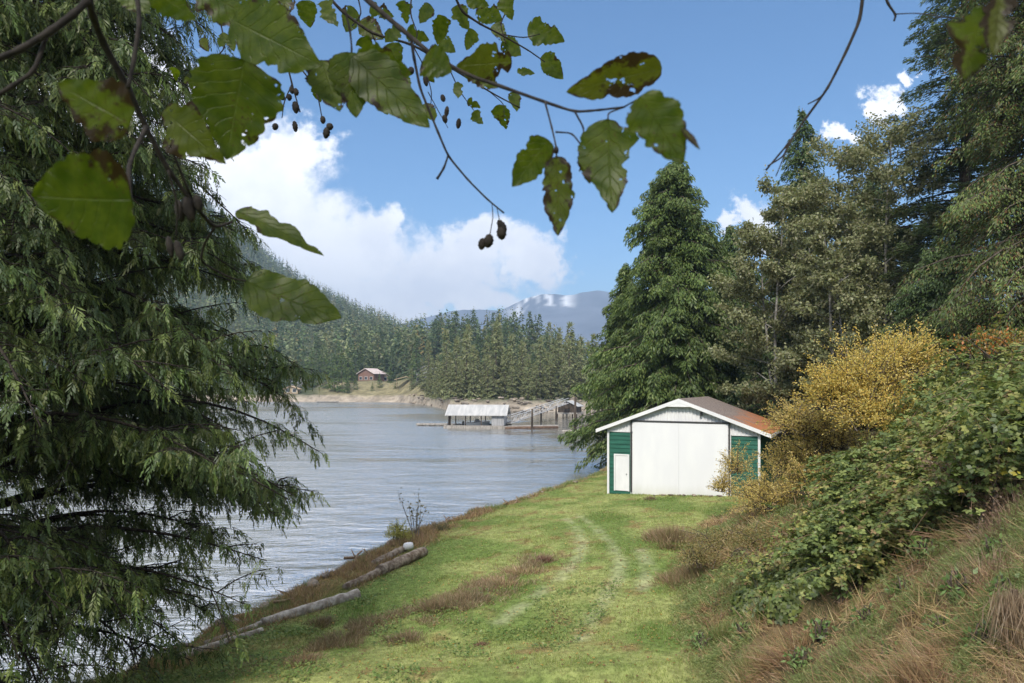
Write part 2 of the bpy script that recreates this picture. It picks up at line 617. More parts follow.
def mountain():
    u = np.linspace(-0.5, 1.0, 260)
    rows = np.linspace(0, 1, 60)
    crest_px = np.array([180, 380, 430, 447, 470, 500, 512, 525, 545, 575, 600, 660, 760, 900, 1200])
    crest_py = np.array([345, 330, 318, 312, 309, 308, 303, 298, 293.5, 294.5, 292, 297, 310, 325, 340])
    U, T = np.meshgrid(u, rows)
    Y0 = 2900 + T * 1200
    top = (HY - np.interp(U * F + CX, crest_px, crest_py)) / F * 4100 + HC
    X = U * Y0
    Z = top * T ** 1.25 + (fbm(X * 0.0016, Y0 * 0.0016, 3, 5) - 0.5) * 190 * np.sin(T * math.pi * 0.93) + (fbm(X * 0.006, Y0 * 0.006, 5, 4) - 0.5) * 40 * T
    snow = sstep(0.80, 0.87, T + 0.25 * (fbm(X * 0.004, Y0 * 0.004, 14, 4) - 0.5)) * sstep(-0.02, 0.02, U) * (1 - sstep(0.075, 0.10, U))
    snow = snow * sstep(0.45, 0.56, fbm(X * 0.022, Y0 * 0.006, 17, 5))
    c = np.array([0.12, 0.13, 0.16]) * (0.6 + 0.8 * fbm(X * 0.01, Y0 * 0.01, 1, 4))[..., None]
    c = c * (1 - snow[..., None]) + np.array([0.8, 0.8, 0.82]) * snow[..., None]
    m = m_attr('mountain_side', 0.004, 0.25, 0.95, 0.05, 5.0)
    tag(MB().add(np.stack([X, Y0, Z], -1).reshape(-1, 3), gridfaces(60, 260), c.reshape(-1, 3)).build('far_mountain', m, smooth=True), kind='structure')


mountain()

hz = MB().box(-4500, 4500, -70, 4300, -5.0, 620).build('haze', None)
hz.data.materials.clear()


def haze_fn(g, out):
    v = g.new('ShaderNodeVolumePrincipled')
    v.inputs['Color'].default_value = (0.50, 0.70, 1.0, 1)
    v.inputs['Density'].default_value = 0.00026
    v.inputs['Anisotropy'].default_value = 0.2
    g.link(v.outputs[0], out.inputs['Volume'])


hz.data.materials.append(mat('thin_air', haze_fn))
tag(hz, kind='stuff')


# ------------------------------------------------------------------ tree builders
def pal(n, cols, r=None):
    """random mix of the leaf colours of one plant"""
    r = r or rng
    cols = np.array(cols)
    i = r.integers(0, len(cols), n)
    j = r.integers(0, len(cols), n)
    t = r.random((n, 1))
    return cols[i] * t + cols[j] * (1 - t)


def trunk_path(H, lean, r, n=12):
    t = np.linspace(0, 1, n)
    wob = np.cumsum(r.normal(0, 0.004 * H, (n, 2)), 0)
    wob[0] = 0
    return np.stack([lean[0] * t * H + wob[:, 0], lean[1] * t * H + wob[:, 1], t * H], 1)


def conifer(seed, H, Rr, base=0.04, nb=260, dens=16.0, card=(0.34, 0.10), cols=((0.05, 0.08, 0.03),), droop=0.35, up=0.15, spread=0.32, hang=0.5,
            power=0.8, lean=(0, 0), tr=0.3, clump=0.9, round_=0.0):
    """trunk and crown meshes of one conifer, built around its base"""
    r = np.random.default_rng(seed)
    path = trunk_path(H, lean, r)
    tm = MB().tube(path - np.array([0, 0, 0.3]) * (np.arange(12) == 0)[:, None], tr * (1 - 0.93 * np.linspace(0, 1, 12)), 8)
    fol = MB()
    lt = np.sort(base + (1 - base) * r.random(nb) ** 0.85)
    gold = np.arange(nb) * 2.39996 + r.normal(0, 0.4, nb)
    lump = 1 + clump * (r.random(40) - 0.5)
    for t0, az in zip(lt, gold):
        q = (t0 - base) / (1 - base)
        prof = (1 - q) ** power
        if round_:
            prof *= min(1.0, 0.55 + 0.45 * q / round_)
        k = int(((az % 6.283) / 6.283 * 8) % 8) + 8 * int(t0 * 4.99)
        ln = Rr * max(prof, 0.03) * r.uniform(0.5, 1.18) * lump[k % 40]
        o = np.array([np.interp(t0, np.linspace(0, 1, 12), path[:, i]) for i in range(3)])
        dr = np.array([math.cos(az), math.sin(az), 0])
        sd = np.array([-math.sin(az), math.cos(az), 0])
        m = max(6, int(dens * ln * (1.0 + 0.6 * ln / Rr)))
        u = r.random(m) ** 0.62
        a, b = up * r.uniform(0.5, 1.4), droop * r.uniform(0.7, 1.3)
        lat = r.uniform(-1, 1, m) * spread * ln * (1.08 - u) * np.minimum(1, u * 3 + 0.2)
        p = o + dr * (ln * u)[:, None] + sd * lat[:, None]
        p[:, 2] += ln * (a * u - b * u * u) - np.abs(lat) * 0.3 - r.random(m) ** 1.5 * 0.55 * hang + r.normal(0, 0.10, m)
        dv = dr * r.uniform(0.35, 0.9, (m, 1)) + sd * (np.sign(lat) * r.uniform(0.2, 0.9, m))[:, None]
        dv[:, 2] += (a - 2 * b * u) * 0.8 - hang * r.uniform(0.2, 1.0, m)
        dv = nrm(dv)
        nn = nrm(np.array([0, 0, 1.0]) + r.normal(0, 0.55, (m, 3)))
        L = card[0] * r.uniform(0.6, 1.3, m)
        W = card[1] * r.uniform(0.7, 1.4, m)
        tint = r.uniform(0.78, 1.22)
        fol.kites(p, dv, nn, L, W, pal(m, cols, r) * tint)
        if ln > 0.25 * Rr:
            s = np.linspace(0, 0.9, 5)
            bp = o + dr * (ln * s)[:, None]
            bp[:, 2] += ln * (a * s - b * s * s)
            tm.tube(bp, 0.02 * ln ** 0.7 * (1.05 - s) + 0.006, 4)
    # leader
    fol.kites(np.tile(path[-1] - [0, 0, H * 0.03], (14, 1)) + r.normal(0, 0.05, (14, 3)), nrm(r.normal(0, 0.4, (14, 3)) + [0, 0, 1]), nrm(r.normal(0, 1, (14, 3))),
              card[0] * 1.6, card[1], pal(14, cols, r))
    return tm, fol


def put_tree(name, label, cat, tm, fol, loc, rz=0, bark=None, leaf=None, group=None, smooth=True):
    t = thing(name, label, cat, loc, rz, group)
    tm.build('trunk', bark or M_BARK, t, smooth)
    fol.build('crown', leaf or M_LEAF, t)
    return t


def on_ground(px, Y):
    x = (px - CX) / F * Y
    return np.array([x, Y, float(gz(x, Y)) - 0.1])


CEDAR = ((0.10, 0.155, 0.038), (0.075, 0.12, 0.032), (0.15, 0.19, 0.052), (0.055, 0.088, 0.026))
FIR = ((0.075, 0.12, 0.045), (0.095, 0.145, 0.055), (0.055, 0.09, 0.038), (0.125, 0.16, 0.065))
OLIVE = ((0.17, 0.20, 0.08), (0.22, 0.235, 0.11), (0.13, 0.155, 0.065), (0.20, 0.19, 0.09))


def right_wood():
    def top_h(loc, py):
        return HC + (HY - py) / F * loc[1] - loc[2]
    # cedars behind the boathouse
    l = on_ground(678, 56)
    tm, f = conifer(101, top_h(l, 160), 6.5, 0.01, 1000, 38, (0.36, 0.10), CEDAR, 0.45, 0.3, 0.32, 0.9, 0.52, tr=0.4, clump=1.0)
    put_tree('cedar_tree', 'tall bright green cedar standing directly behind the white and green boathouse', 'tree', tm, f, l)
    l = on_ground(627, 63)
    tm, f = conifer(102, top_h(l, 262), 4.2, 0.01, 560, 36, (0.36, 0.10), CEDAR, 0.45, 0.3, 0.34, 0.9, 0.55, tr=0.25)
    put_tree('cedar_tree', 'shorter cedar at the water side, leaning over the lake left of the tallest cedar', 'tree', tm, f, l)
    l = on_ground(733, 60)
    tm, f = conifer(103, top_h(l, 225), 6.0, 0.01, 620, 34, (0.36, 0.10), FIR + CEDAR[:2], 0.5, 0.25, 0.34, 0.8, 0.6, tr=0.3)
    put_tree('cedar_tree', 'dark cedar over the right end of the boathouse roof', 'tree', tm, f, l)
    l = on_ground(792, 57)
    tm, f = conifer(104, top_h(l, 108), 5.0, 0.02, 680, 30, (0.34, 0.10), FIR + CEDAR[:1], 0.4, 0.2, 0.3, 0.6, 0.75, tr=0.35)
    put_tree('fir_tree', 'slim dark fir whose pointed tip rises behind the left alder', 'tree', tm, f, l)
    l = on_ground(790, 47)
    tm, f = conifer(105, top_h(l, 300), 5.2, 0.0, 520, 40, (0.30, 0.085), FIR, 0.5, 0.3, 0.36, 0.8, 0.5, tr=0.2)
    put_tree('hemlock_tree', 'low dark hemlock in shade between boathouse and alders', 'tree', tm, f, l)
    l = on_ground(872, 52)
    tm, f = conifer(106, top_h(l, 170), 6.0, 0.0, 640, 34, (0.32, 0.09), FIR, 0.45, 0.25, 0.34, 0.7, 0.6, tr=0.35)
    put_tree('fir_tree', 'dark fir standing behind the two grey green alders', 'tree', tm, f, l)
    # tall conifers at the right edge
    l = on_ground(972, 42)
    tm, f = conifer(107, 42, 5.2, 0.06, 900, 50, (0.26, 0.065), tuple((a * 1.3, b * 1.2, c * 1.15) for a, b, c in FIR), 0.25, 0.22, 0.26, 0.25, 0.8, tr=0.5)
    put_tree('spruce_tree', 'tall blue green spruce with level branches, top out of the picture', 'tree', tm, f, l)
    l = on_ground(1032, 31)
    tm, f = conifer(108, 34, 6.0, 0.02, 950, 64, (0.20, 0.052), tuple((a * 1.2, b * 1.2, c * 1.2) for a, b, c in CEDAR) + ((0.10, 0.11, 0.05), (0.08, 0.09, 0.04), (0.16, 0.08, 0.03)), 0.5, 0.3, 0.32, 0.95, 0.6, tr=0.45)
    put_tree('cedar_tree', 'huge cedar with rusty cones at the right edge above the brambles', 'tree', tm, f, l)
    l = on_ground(938, 36)
    tm, f = conifer(109, top_h(l, 235), 3.6, 0.0, 540, 56, (0.22, 0.06), FIR + CEDAR[:1], 0.5, 0.3, 0.34, 0.8, 0.5, tr=0.2)
    put_tree('cedar_tree', 'smaller dark cedar at the foot of the tall spruce', 'tree', tm, f, l)
    l = on_ground(1130, 40)
    tm, f = conifer(110, 30, 6.5, 0.0, 420, 24, (0.40, 0.11), FIR, 0.45, 0.3, 0.32, 0.8, 0.6, tr=0.4)
    put_tree('cedar_tree', 'cedar behind the huge right edge cedar, mostly hidden by it', 'tree', tm, f, l)


def alder(seed, H, spread, nl, cols, lean=(0, 0), tr=0.16, lsize=0.16, base=0.2, stems=1):
    """broadleaf tree: forking limbs, twigs and loose leaf clusters"""
    r = np.random.default_rng(seed)
    tm, fol = MB(), MB()
    for s in range(stems):
        ln_ = (lean[0] + r.normal(0, 0.04) * (stems > 1), lean[1] + r.normal(0, 0.04) * (stems > 1))
        path = trunk_path(H * (1 - 0.12 * s), ln_, r)
        path[:, :2] += r.normal(0, 0.25, 2) * (s > 0)
        tm.tube(path, tr * (1 - 0.15 * s) * (1 - 0.9 * np.linspace(0, 1, 12)) + 0.01, 7)
        nb = int(46 / stems) + 8
        for i in range(nb):
            t0 = base + (0.99 - base) * (i + r.random()) / nb
            az = i * 2.39996 + r.normal(0, 0.3)
            q = (t0 - base) / (1 - base)
            ln = spread * (0.35 + 0.65 * math.sin(math.pi * min(1, 0.22 + q * 0.80))) * r.uniform(0.7, 1.15)
            o = np.array([np.interp(t0, np.linspace(0, 1, 12), path[:, k]) for k in range(3)])
            dr = np.array([math.cos(az), math.sin(az), 0])
            sd = np.array([-math.sin(az), math.cos(az), 0])
            st = np.linspace(0, 1, 6)
            slope = r.uniform(0.45, 0.9)
            bp = o + dr * (ln * st)[:, None] + sd * (np.cumsum(r.normal(0, 0.05, 6)) * ln)[:, None]
            bp[:, 2] += slope * ln * st - 0.25 * ln * st ** 2
            tm.tube(bp, tr * 0.28 * (1 - t0 * 0.5) * (1.03 - st) + 0.008, 5)
            nt = max(4, int(7 * ln / spread + 3))
            for k in range(nt):
                s0 = r.uniform(0.25, 1.0)
                q0 = np.array([np.interp(s0, st, bp[:, c]) for c in range(3)])
                tdir = nrm(dr * r.uniform(0.1, 1) + sd * r.uniform(-1, 1) + np.array([0, 0, r.uniform(-0.2, 0.7)]))
                tl = r.uniform(0.5, 1.1) * spread * 0.26
                q1 = q0 + tdir * tl
                tm.tube(np.stack([q0, q0 * 0.5 + q1 * 0.5 + [0, 0, tl * 0.08], q1]), [0.012, 0.009, 0.004], 3)
                m = int(nl * r.uniform(0.5, 1.4))
                w = r.random(m)
                p = q0 + tdir * (tl * w)[:, None] + r.normal(0, tl * 0.22, (m, 3))
                dv = nrm(r.normal(0, 1, (m, 3)) + [0, 0, -0.5])
                nn = nrm(r.normal(0, 0.8, (m, 3)) + [0, 0, 1])
                fol.kites(p, dv, nn, lsize * r.uniform(0.6, 1.3, m), lsize * 0.62 * r.uniform(0.7, 1.2, m), pal(m, cols, r) * r.uniform(0.8, 1.2))
    return tm, fol


ALD = ((0.21, 0.225, 0.105), (0.165, 0.19, 0.085), (0.26, 0.265, 0.14), (0.235, 0.22, 0.125))


def alders():
    spec = [(828, 44, 150, 4.4, 'grey green alder with two thin leaning trunks right of the boathouse', 201, 2, (-0.05, 0)),
            (884, 43, 122, 4.8, 'taller grey green alder beside the big spruce', 202, 1, (0.02, 0)),
            (852, 38, 215, 2.6, 'small half bare alder in front of the two bigger alders', 203, 2, (-0.09, 0)),
            (776, 44, 192, 3.6, 'leaning alder nearest to the boathouse, between the dark hemlock and the slim fir', 204, 2, (-0.02, 0))]
    for px, Y, py, sp, lab, seed, st, lean in spec:
        l = on_ground(px, Y)
        H = HC + (HY - py) / F * Y - l[2]
        tm, f = alder(seed, H, sp, 100 if seed != 203 else 55, ALD, lean, 0.15, 0.21, 0.12, st)
        put_tree('alder_tree', lab, 'tree', tm, f, l, bark=M_GREYBARK, leaf=M_BROAD)


right_wood()
alders()


# the big cedar at the left: long drooping limbs hung with flat sprays
def left_cedar():
    r = np.random.default_rng(77)
    base = np.array([-10.9, 13.0, float(gz(-10.9, 13.0)) - 0.1])
    t = thing('cedar_tree', 'large dark cedar hanging over the lake at the left edge, nearest tree', 'tree', base)
    H = 31.0
    tm, fol = MB(), MB()
    tp = np.stack([np.linspace(0, 0.5, 14), np.linspace(0, -0.2, 14), np.linspace(-0.4, H, 14)], 1)
    tm.tube(tp, 0.55 * (1 - 0.93 * np.linspace(0, 1, 14)), 12)
    cols = ((0.08, 0.125, 0.034), (0.052, 0.085, 0.025), (0.135, 0.175, 0.048), (0.04, 0.066, 0.022), (0.095, 0.11, 0.036))
    zt = np.array([1.2, 2.2, 3.6, 5.0, 6.2, 8.0, 10.2, 13, 16, 20, 25, 30]) - base[2]
    rt = np.array([4.3, 5.2, 6.2, 7.1, 6.7, 6.15, 5.6, 5.1, 4.6, 3.8, 2.5, 0.6])
    SP, SD, SS, SL, SC_ = [], [], [], [], []
    nb = 320
    for i in range(nb):
        q = (i + r.random()) / nb
        tip = (1.5 + 26 * q ** 1.2) - base[2]
        low = tip + base[2] < 3.3
        az = r.uniform(-100, 95) if i % 4 else r.uniform(95, 260)
        view = -100 <= az <= 95
        a = R(az)
        ln = np.interp(tip, zt, rt) * (r.uniform(0.9, 1.03) if i % 3 else r.uniform(0.68, 0.95))
        rise = r.uniform(0.05, 0.22) * ln
        att = tip + r.uniform(0.02, 0.26) * ln
        dr = np.array([math.cos(a), math.sin(a), 0])
        sd = np.array([-math.sin(a), math.cos(a), 0])
        s = np.linspace(0, 1, 12)
        bp = dr * (ln * s)[:, None] + sd * (np.sin(s * r.uniform(1, 4) + r.uniform(0, 6)) * 0.05 * ln)[:, None] * s[:, None]
        bp[:, 2] = att + rise * np.sin(s * math.pi * 0.9) * 1.2 + (tip - att) * s ** 1.6
        bp[:, 0] += 0.5 * att / H
        tm.tube(bp, (0.014 * ln ** 0.8) * (1.04 - s) + 0.006, 5)
        limbs = [(bp, ln, dr, sd)]
        for j in range(7 if view else 2):
            f0 = r.uniform(0.2, 0.92)
            o = np.array([np.interp(f0, s, bp[:, c]) for c in range(3)])
            l2 = ln * r.uniform(0.14, 0.34)
            az2 = a + r.choice((-1, 1)) * r.uniform(0.35, 1.3)
            d2 = np.array([math.cos(az2), math.sin(az2), 0])
            b2 = o + d2 * (l2 * s)[:, None]
            b2[:, 2] += l2 * (r.uniform(-0.35, 0.55) * s - r.uniform(0.1, 0.6) * s * s)
            tm.tube(b2[::3], 0.012 * (1.05 - s[::3]) + 0.004, 4)
            limbs.append((b2, l2, d2, np.array([-d2[1], d2[0], 0])))
        for bq, lq, drq, sdq in limbs:
            main = bq is bp
            step = (0.20 if main else 0.16) if view else 0.6
            for w in np.arange(0.16 * lq, lq, step):
                f = w / lq
                for sg in (-1, 1):
                    if r.random() < 0.10 + 0.10 * (q > 0.6) + 0.4 * low:
                        continue
                    ll = ((0.3 + 0.9 * (1 - f) ** 0.8) if main else (0.2 + 0.4 * (1 - f))) * r.uniform(0.4, 1.2) * min(1, f * 2.2 + 0.2)
                    o = np.array([np.interp(f, s, bq[:, c]) for c in range(3)])
                    ld = nrm(drq * r.uniform(0.2, 0.9) + sdq * sg * r.uniform(0.4, 1.0) + np.array([0, 0, r.uniform(-0.5, 0.35)]))
                    ss = np.linspace(0, 1, 4)
                    lp = o + ld * (ll * ss)[:, None]
                    lp[:, 2] -= 0.3 * ll * ss ** 2
                    if view:
                        tm.tube(lp, [0.010, 0.007, 0.005, 0.003], 3)
                    k = max(2, int(ll / (0.085 if view else 0.3)))
                    sp = r.random(k) ** 0.8
                    SP.append(np.stack([np.interp(sp, ss, lp[:, c]) for c in range(3)], 1))
                    d0 = ld * r.uniform(-0.1, 0.9, (k, 1)) + np.cross(ld, [0, 0, 1.0]) * r.uniform(-0.8, 0.8, (k, 1)) + np.array([0, 0, -1.0]) * r.uniform(0.45, 1.4, (k, 1))
                    SD.append(nrm(d0))
                    SS.append(nrm(r.normal(0, 1, (k, 3)) * [1, 1, 0.25] + ld * 0.6))
                    SL.append(r.uniform(0.14, 0.38, k) * (1 if view else 1.8))
                    SC_.append(pal(k, cols, r) * r.uniform(0.7, 1.35))
    P, D, S, L, C = (np.concatenate(a) for a in (SP, SD, SS, SL, SC_))
    S = nrm(S - D * (S * D).sum(1, keepdims=True))
    K = 12
    for k in range(K):
        tt = (k + 0.6) / K
        sg = 1 if k % 2 else -1
        p = P + D * (L * tt)[:, None]
        p[:, 2] -= 0.22 * L * tt * tt
        dv = nrm(D * 0.75 + S * (sg * 0.8 * (1.05 - tt)) + np.array([0, 0, -0.35]) + r.normal(0, 0.12, P.shape))
        nn = nrm(np.cross(D, S) + r.normal(0, 0.25, P.shape))
        fol.kites(p, dv, nn, L * (0.40 - 0.2 * tt) * r.uniform(0.7, 1.3, len(P)), 0.025 * r.uniform(0.8, 1.3, len(P)), C * r.uniform(0.85, 1.15, (len(P), 1)), 0.5)
    tm.build('trunk', M_LIMB, t, True)
    fol.build('crown', M_LEAF, t)
    print('left cedar sprays', len(P))


left_cedar()


# ------------------------------------------------------------------ far wood
def far_wood():
    r = np.random.default_rng(9)
    protos = []
    tmpl = []
    for k in range(4):
        tmpl.append(conifer(300 + k, 18, 3.2 + 0.4 * k, 0.05, 80, 5.5, (0.95, 0.34), (OLIVE, OLIVE, FIR, CEDAR)[k], 0.35, 0.2, 0.36, 0.5, 0.75, tr=0.2, clump=0.7))
    labs = ['olive green conifer in the wood on the low point across the water', 'olive green conifer in the wood on the low point across the water',
            'dark conifer in the wood climbing the far hill', 'fresh green conifer by the far shore houses']
    grp = ['olive conifers on the far point', 'olive conifers on the far point', 'dark conifers on the far hill', 'green conifers by the far houses']
    made = [None] * 4

    def place(k, u, y, h):
        z = float(far_z(np.array(u), np.array(y))) - 0.3
        loc = (u * y, y, z)
        if made[k] is None:
            tm, f = tmpl[k]
            made[k] = put_tree('conifer_tree', labs[k], 'tree', tm, f, loc, group=grp[k])
            made[k].scale = (h / 18,) * 3
            return
        c = copy_tree(made[k], loc, r.uniform(0, 6.28), (h / 18 * r.uniform(0.85, 1.2), h / 18 * r.uniform(0.85, 1.2), h / 18))
    pts = []

    def ok(u, y, dist):
        p = np.array([u * y, y])
        for q in pts:
            if abs(q[0] - p[0]) < dist and abs(q[1] - p[1]) < dist:
                return False
        pts.append(p)
        return True
    # the point, front ranks first
    n = 0
    for e0, e1, cnt, k0, h0, h1 in ((10, 16, 34, (0, 1), 11, 16), (14, 45, 56, (0, 1), 14, 21), (45, 110, 50, (0, 2, 1), 15, 22), (110, 240, 50, (2,), 16, 23)):
        c = 0
        for _ in range(cnt * 6):
            u = r.uniform(-0.125, 0.135)
            y = float(far_shore(u)) + r.uniform(e0, e1)
            if u > 0.075 and r.random() < 0.4:
                continue
            if ok(u, y, 3.0):
                place(int(r.choice(k0)), u, y, r.uniform(h0, h1) * r.choice((0.72, 0.9, 1.0, 1.1)))
                c += 1
            if c >= cnt:
                break
    # the houses' shore
    for px, e, h, k in ((335, 20, 17, 3), (342, 16, 19, 3), (326, 26, 16, 3), (312, 30, 18, 3), (304, 44, 19, 2), (348, 55, 17, 3), (392, 62, 18, 2), (405, 58, 20, 2),
                        (416, 50, 18, 2), (372, 66, 17, 3), (384, 72, 19, 2), (360, 70, 18, 3), (296, 28, 12, 3), (308, 24, 11, 3), (284, 30, 14, 2), (350, 82, 21, 2), (338, 64, 18, 3), (324, 60, 19, 3),
                        (316, 72, 20, 2), (412, 78, 21, 2), (398, 92, 21, 2), (366, 96, 21, 2), (380, 104, 22, 2), (272, 50, 18, 3), (262, 46, 18, 2), (348, 14, 8, 3), (356, 20, 6, 3), (352, 32, 11, 3), (380, 24, 7, 3), (390, 34, 10, 3), (396, 22, 6, 0), (412, 20, 9, 0),
                        (418, 28, 13, 2), (376, 58, 14, 3), (386, 62, 13, 2), (356, 56, 15, 2), (414, 36, 12, 3), (422, 24, 12, 0), (372, 18, 4, 3)):
        u = (px - CX) / F
        place(k, u, float(far_shore(u)) + e, h)
    # everything further up reads as one mass
    fol = MB()
    m = 7000
    u = r.uniform(-0.85, -0.06, m)
    y = far_shore(u) + 55 + 850 * r.random(m) ** 1.1
    keep = ~((y < 390) & (u > -0.14)) & ~((u > -0.15) & (y > 560))
    u, y = u[keep], y[keep]
    u2 = r.uniform(-0.16, 0.14, 500)
    y2 = far_shore(u2) + 150 + 130 * r.random(500)
    u, y = np.concatenate([u, u2]), np.concatenate([y, y2])
    m = len(u)
    x = u * y
    z = far_z(u, y)
    H = r.uniform(9, 26, m) * (0.75 + 0.5 * fbm(x * 0.02, y * 0.02, 45, 3))
    tint = pal(m, FIR + OLIVE + ((0.12, 0.13, 0.065),), r) * r.uniform(0.65, 1.4, (m, 1)) * (0.55 + 0.9 * fbm(x * 0.012, y * 0.012, 46, 4))[:, None]
    yel = r.random(m) < 0.035
    tint[yel] = np.array([0.22, 0.17, 0.06])
    B = np.stack([x, y, z], 1)
    for k in range(30):
        q = r.random(m) ** 0.8
        az = r.random(m) * 6.283
        rad = H * 0.17 * (1 - q) ** 0.8
        dv = np.stack([np.cos(az), np.sin(az), -r.uniform(0.2, 0.9, m)], 1)
        p = B + np.stack([np.cos(az) * rad * 0.15, np.sin(az) * rad * 0.15, H * (0.08 + 0.92 * q)], 1)
        fol.kites(p, nrm(dv), nrm(r.normal(0, 0.6, (m, 3)) + [0, 0, 1]), rad * 1.1 + 0.5, rad * 0.55 + 0.35, tint * r.uniform(0.8, 1.2, (m, 1)))
    w = fol.build('hillside_forest', M_LEAF)
    tag(w, 'dense conifer forest covering the far hillside above the lake', 'forest', kind='stuff')


far_wood()


# ------------------------------------------------------------------ boathouse
M_WHITE = m_noise('white_paint', (0.62, 0.62, 0.63), (0.70, 0.70, 0.70), 0.9, 0.55, 0.3, (1, 1, 0.5), 0.002)


def paint_door(g, out):
    tc = g.new('ShaderNodeTexCoord')
    n = g.noise(g.vec('MULTIPLY', tc.outputs['Object'], (1, 1, 0.3)), 1.3, 5.0, 0.6)
    sep = g.new('ShaderNodeSeparateXYZ')
    g.link(tc.outputs['Object'], sep.inputs[0])
    low = g.math('MULTIPLY', g.step(g.math('ADD', sep.outputs['Z'], g.math('MULTIPLY', n, 0.9)), 0.25, 1.1, 1.0, 0.0), 0.5)
    c = g.mix(g.step(n, 0.35, 0.7), (0.66, 0.66, 0.68), (0.70, 0.70, 0.71))
    principled(g, out, g.mix(low, c, (0.48, 0.48, 0.38)), 0.5, 0.3, n, 0.004)


M_DOOR = mat('door_paint', paint_door)
M_GREEN = m_noise('green_paint', (0.010, 0.075, 0.05), (0.018, 0.11, 0.075), 2.0, 0.6, 0.3, (0.4, 1, 3), 0.003)
M_DARK = m_noise('dark_metal', (0.03, 0.03, 0.032), (0.06, 0.06, 0.06), 20, 0.5, 0.4)


def roof_fn(g, out):
    tc = g.new('ShaderNodeTexCoord')
    P = tc.outputs['Object']
    sep = g.new('ShaderNodeSeparateXYZ')
    g.link(P, sep.inputs[0])
    br = g.new('ShaderNodeTexBrick')
    rot = g.new('ShaderNodeCombineXYZ')
    g.link(sep.outputs['Y'], rot.inputs[0])
    g.link(sep.outputs['X'], rot.inputs[1])
    g.link(rot.outputs[0], br.inputs['Vector'])
    br.inputs['Scale'].default_value = 3.2
    br.inputs['Mortar Size'].default_value = 0.02
    br.inputs['Color1'].default_value = (0.19, 0.155, 0.14, 1)
    br.inputs['Color2'].default_value = (0.27, 0.225, 0.20, 1)
    br.inputs['Mortar'].default_value = (0.09, 0.075, 0.07, 1)
    n = g.noise(P, 1.2, 6.0, 0.65)
    f = g.math('ADD', sep.outputs['X'], g.math('MULTIPLY', g.math('SUBTRACT', n, 0.5), 4.0))
    f = g.math('ADD', f, g.math('MULTIPLY', sep.outputs['Y'], 0.08))
    k = g.math('MULTIPLY', g.step(f, 6.6, 8.6), 0.8)
    n2 = g.noise(P, 9.0, 4.0, 0.6)
    needles = g.mix(n2, (0.34, 0.10, 0.03), (0.5, 0.20, 0.07))
    principled(g, out, g.mix(k, br.outputs['Color'], needles), 0.9, 0.1, n2, 0.01)


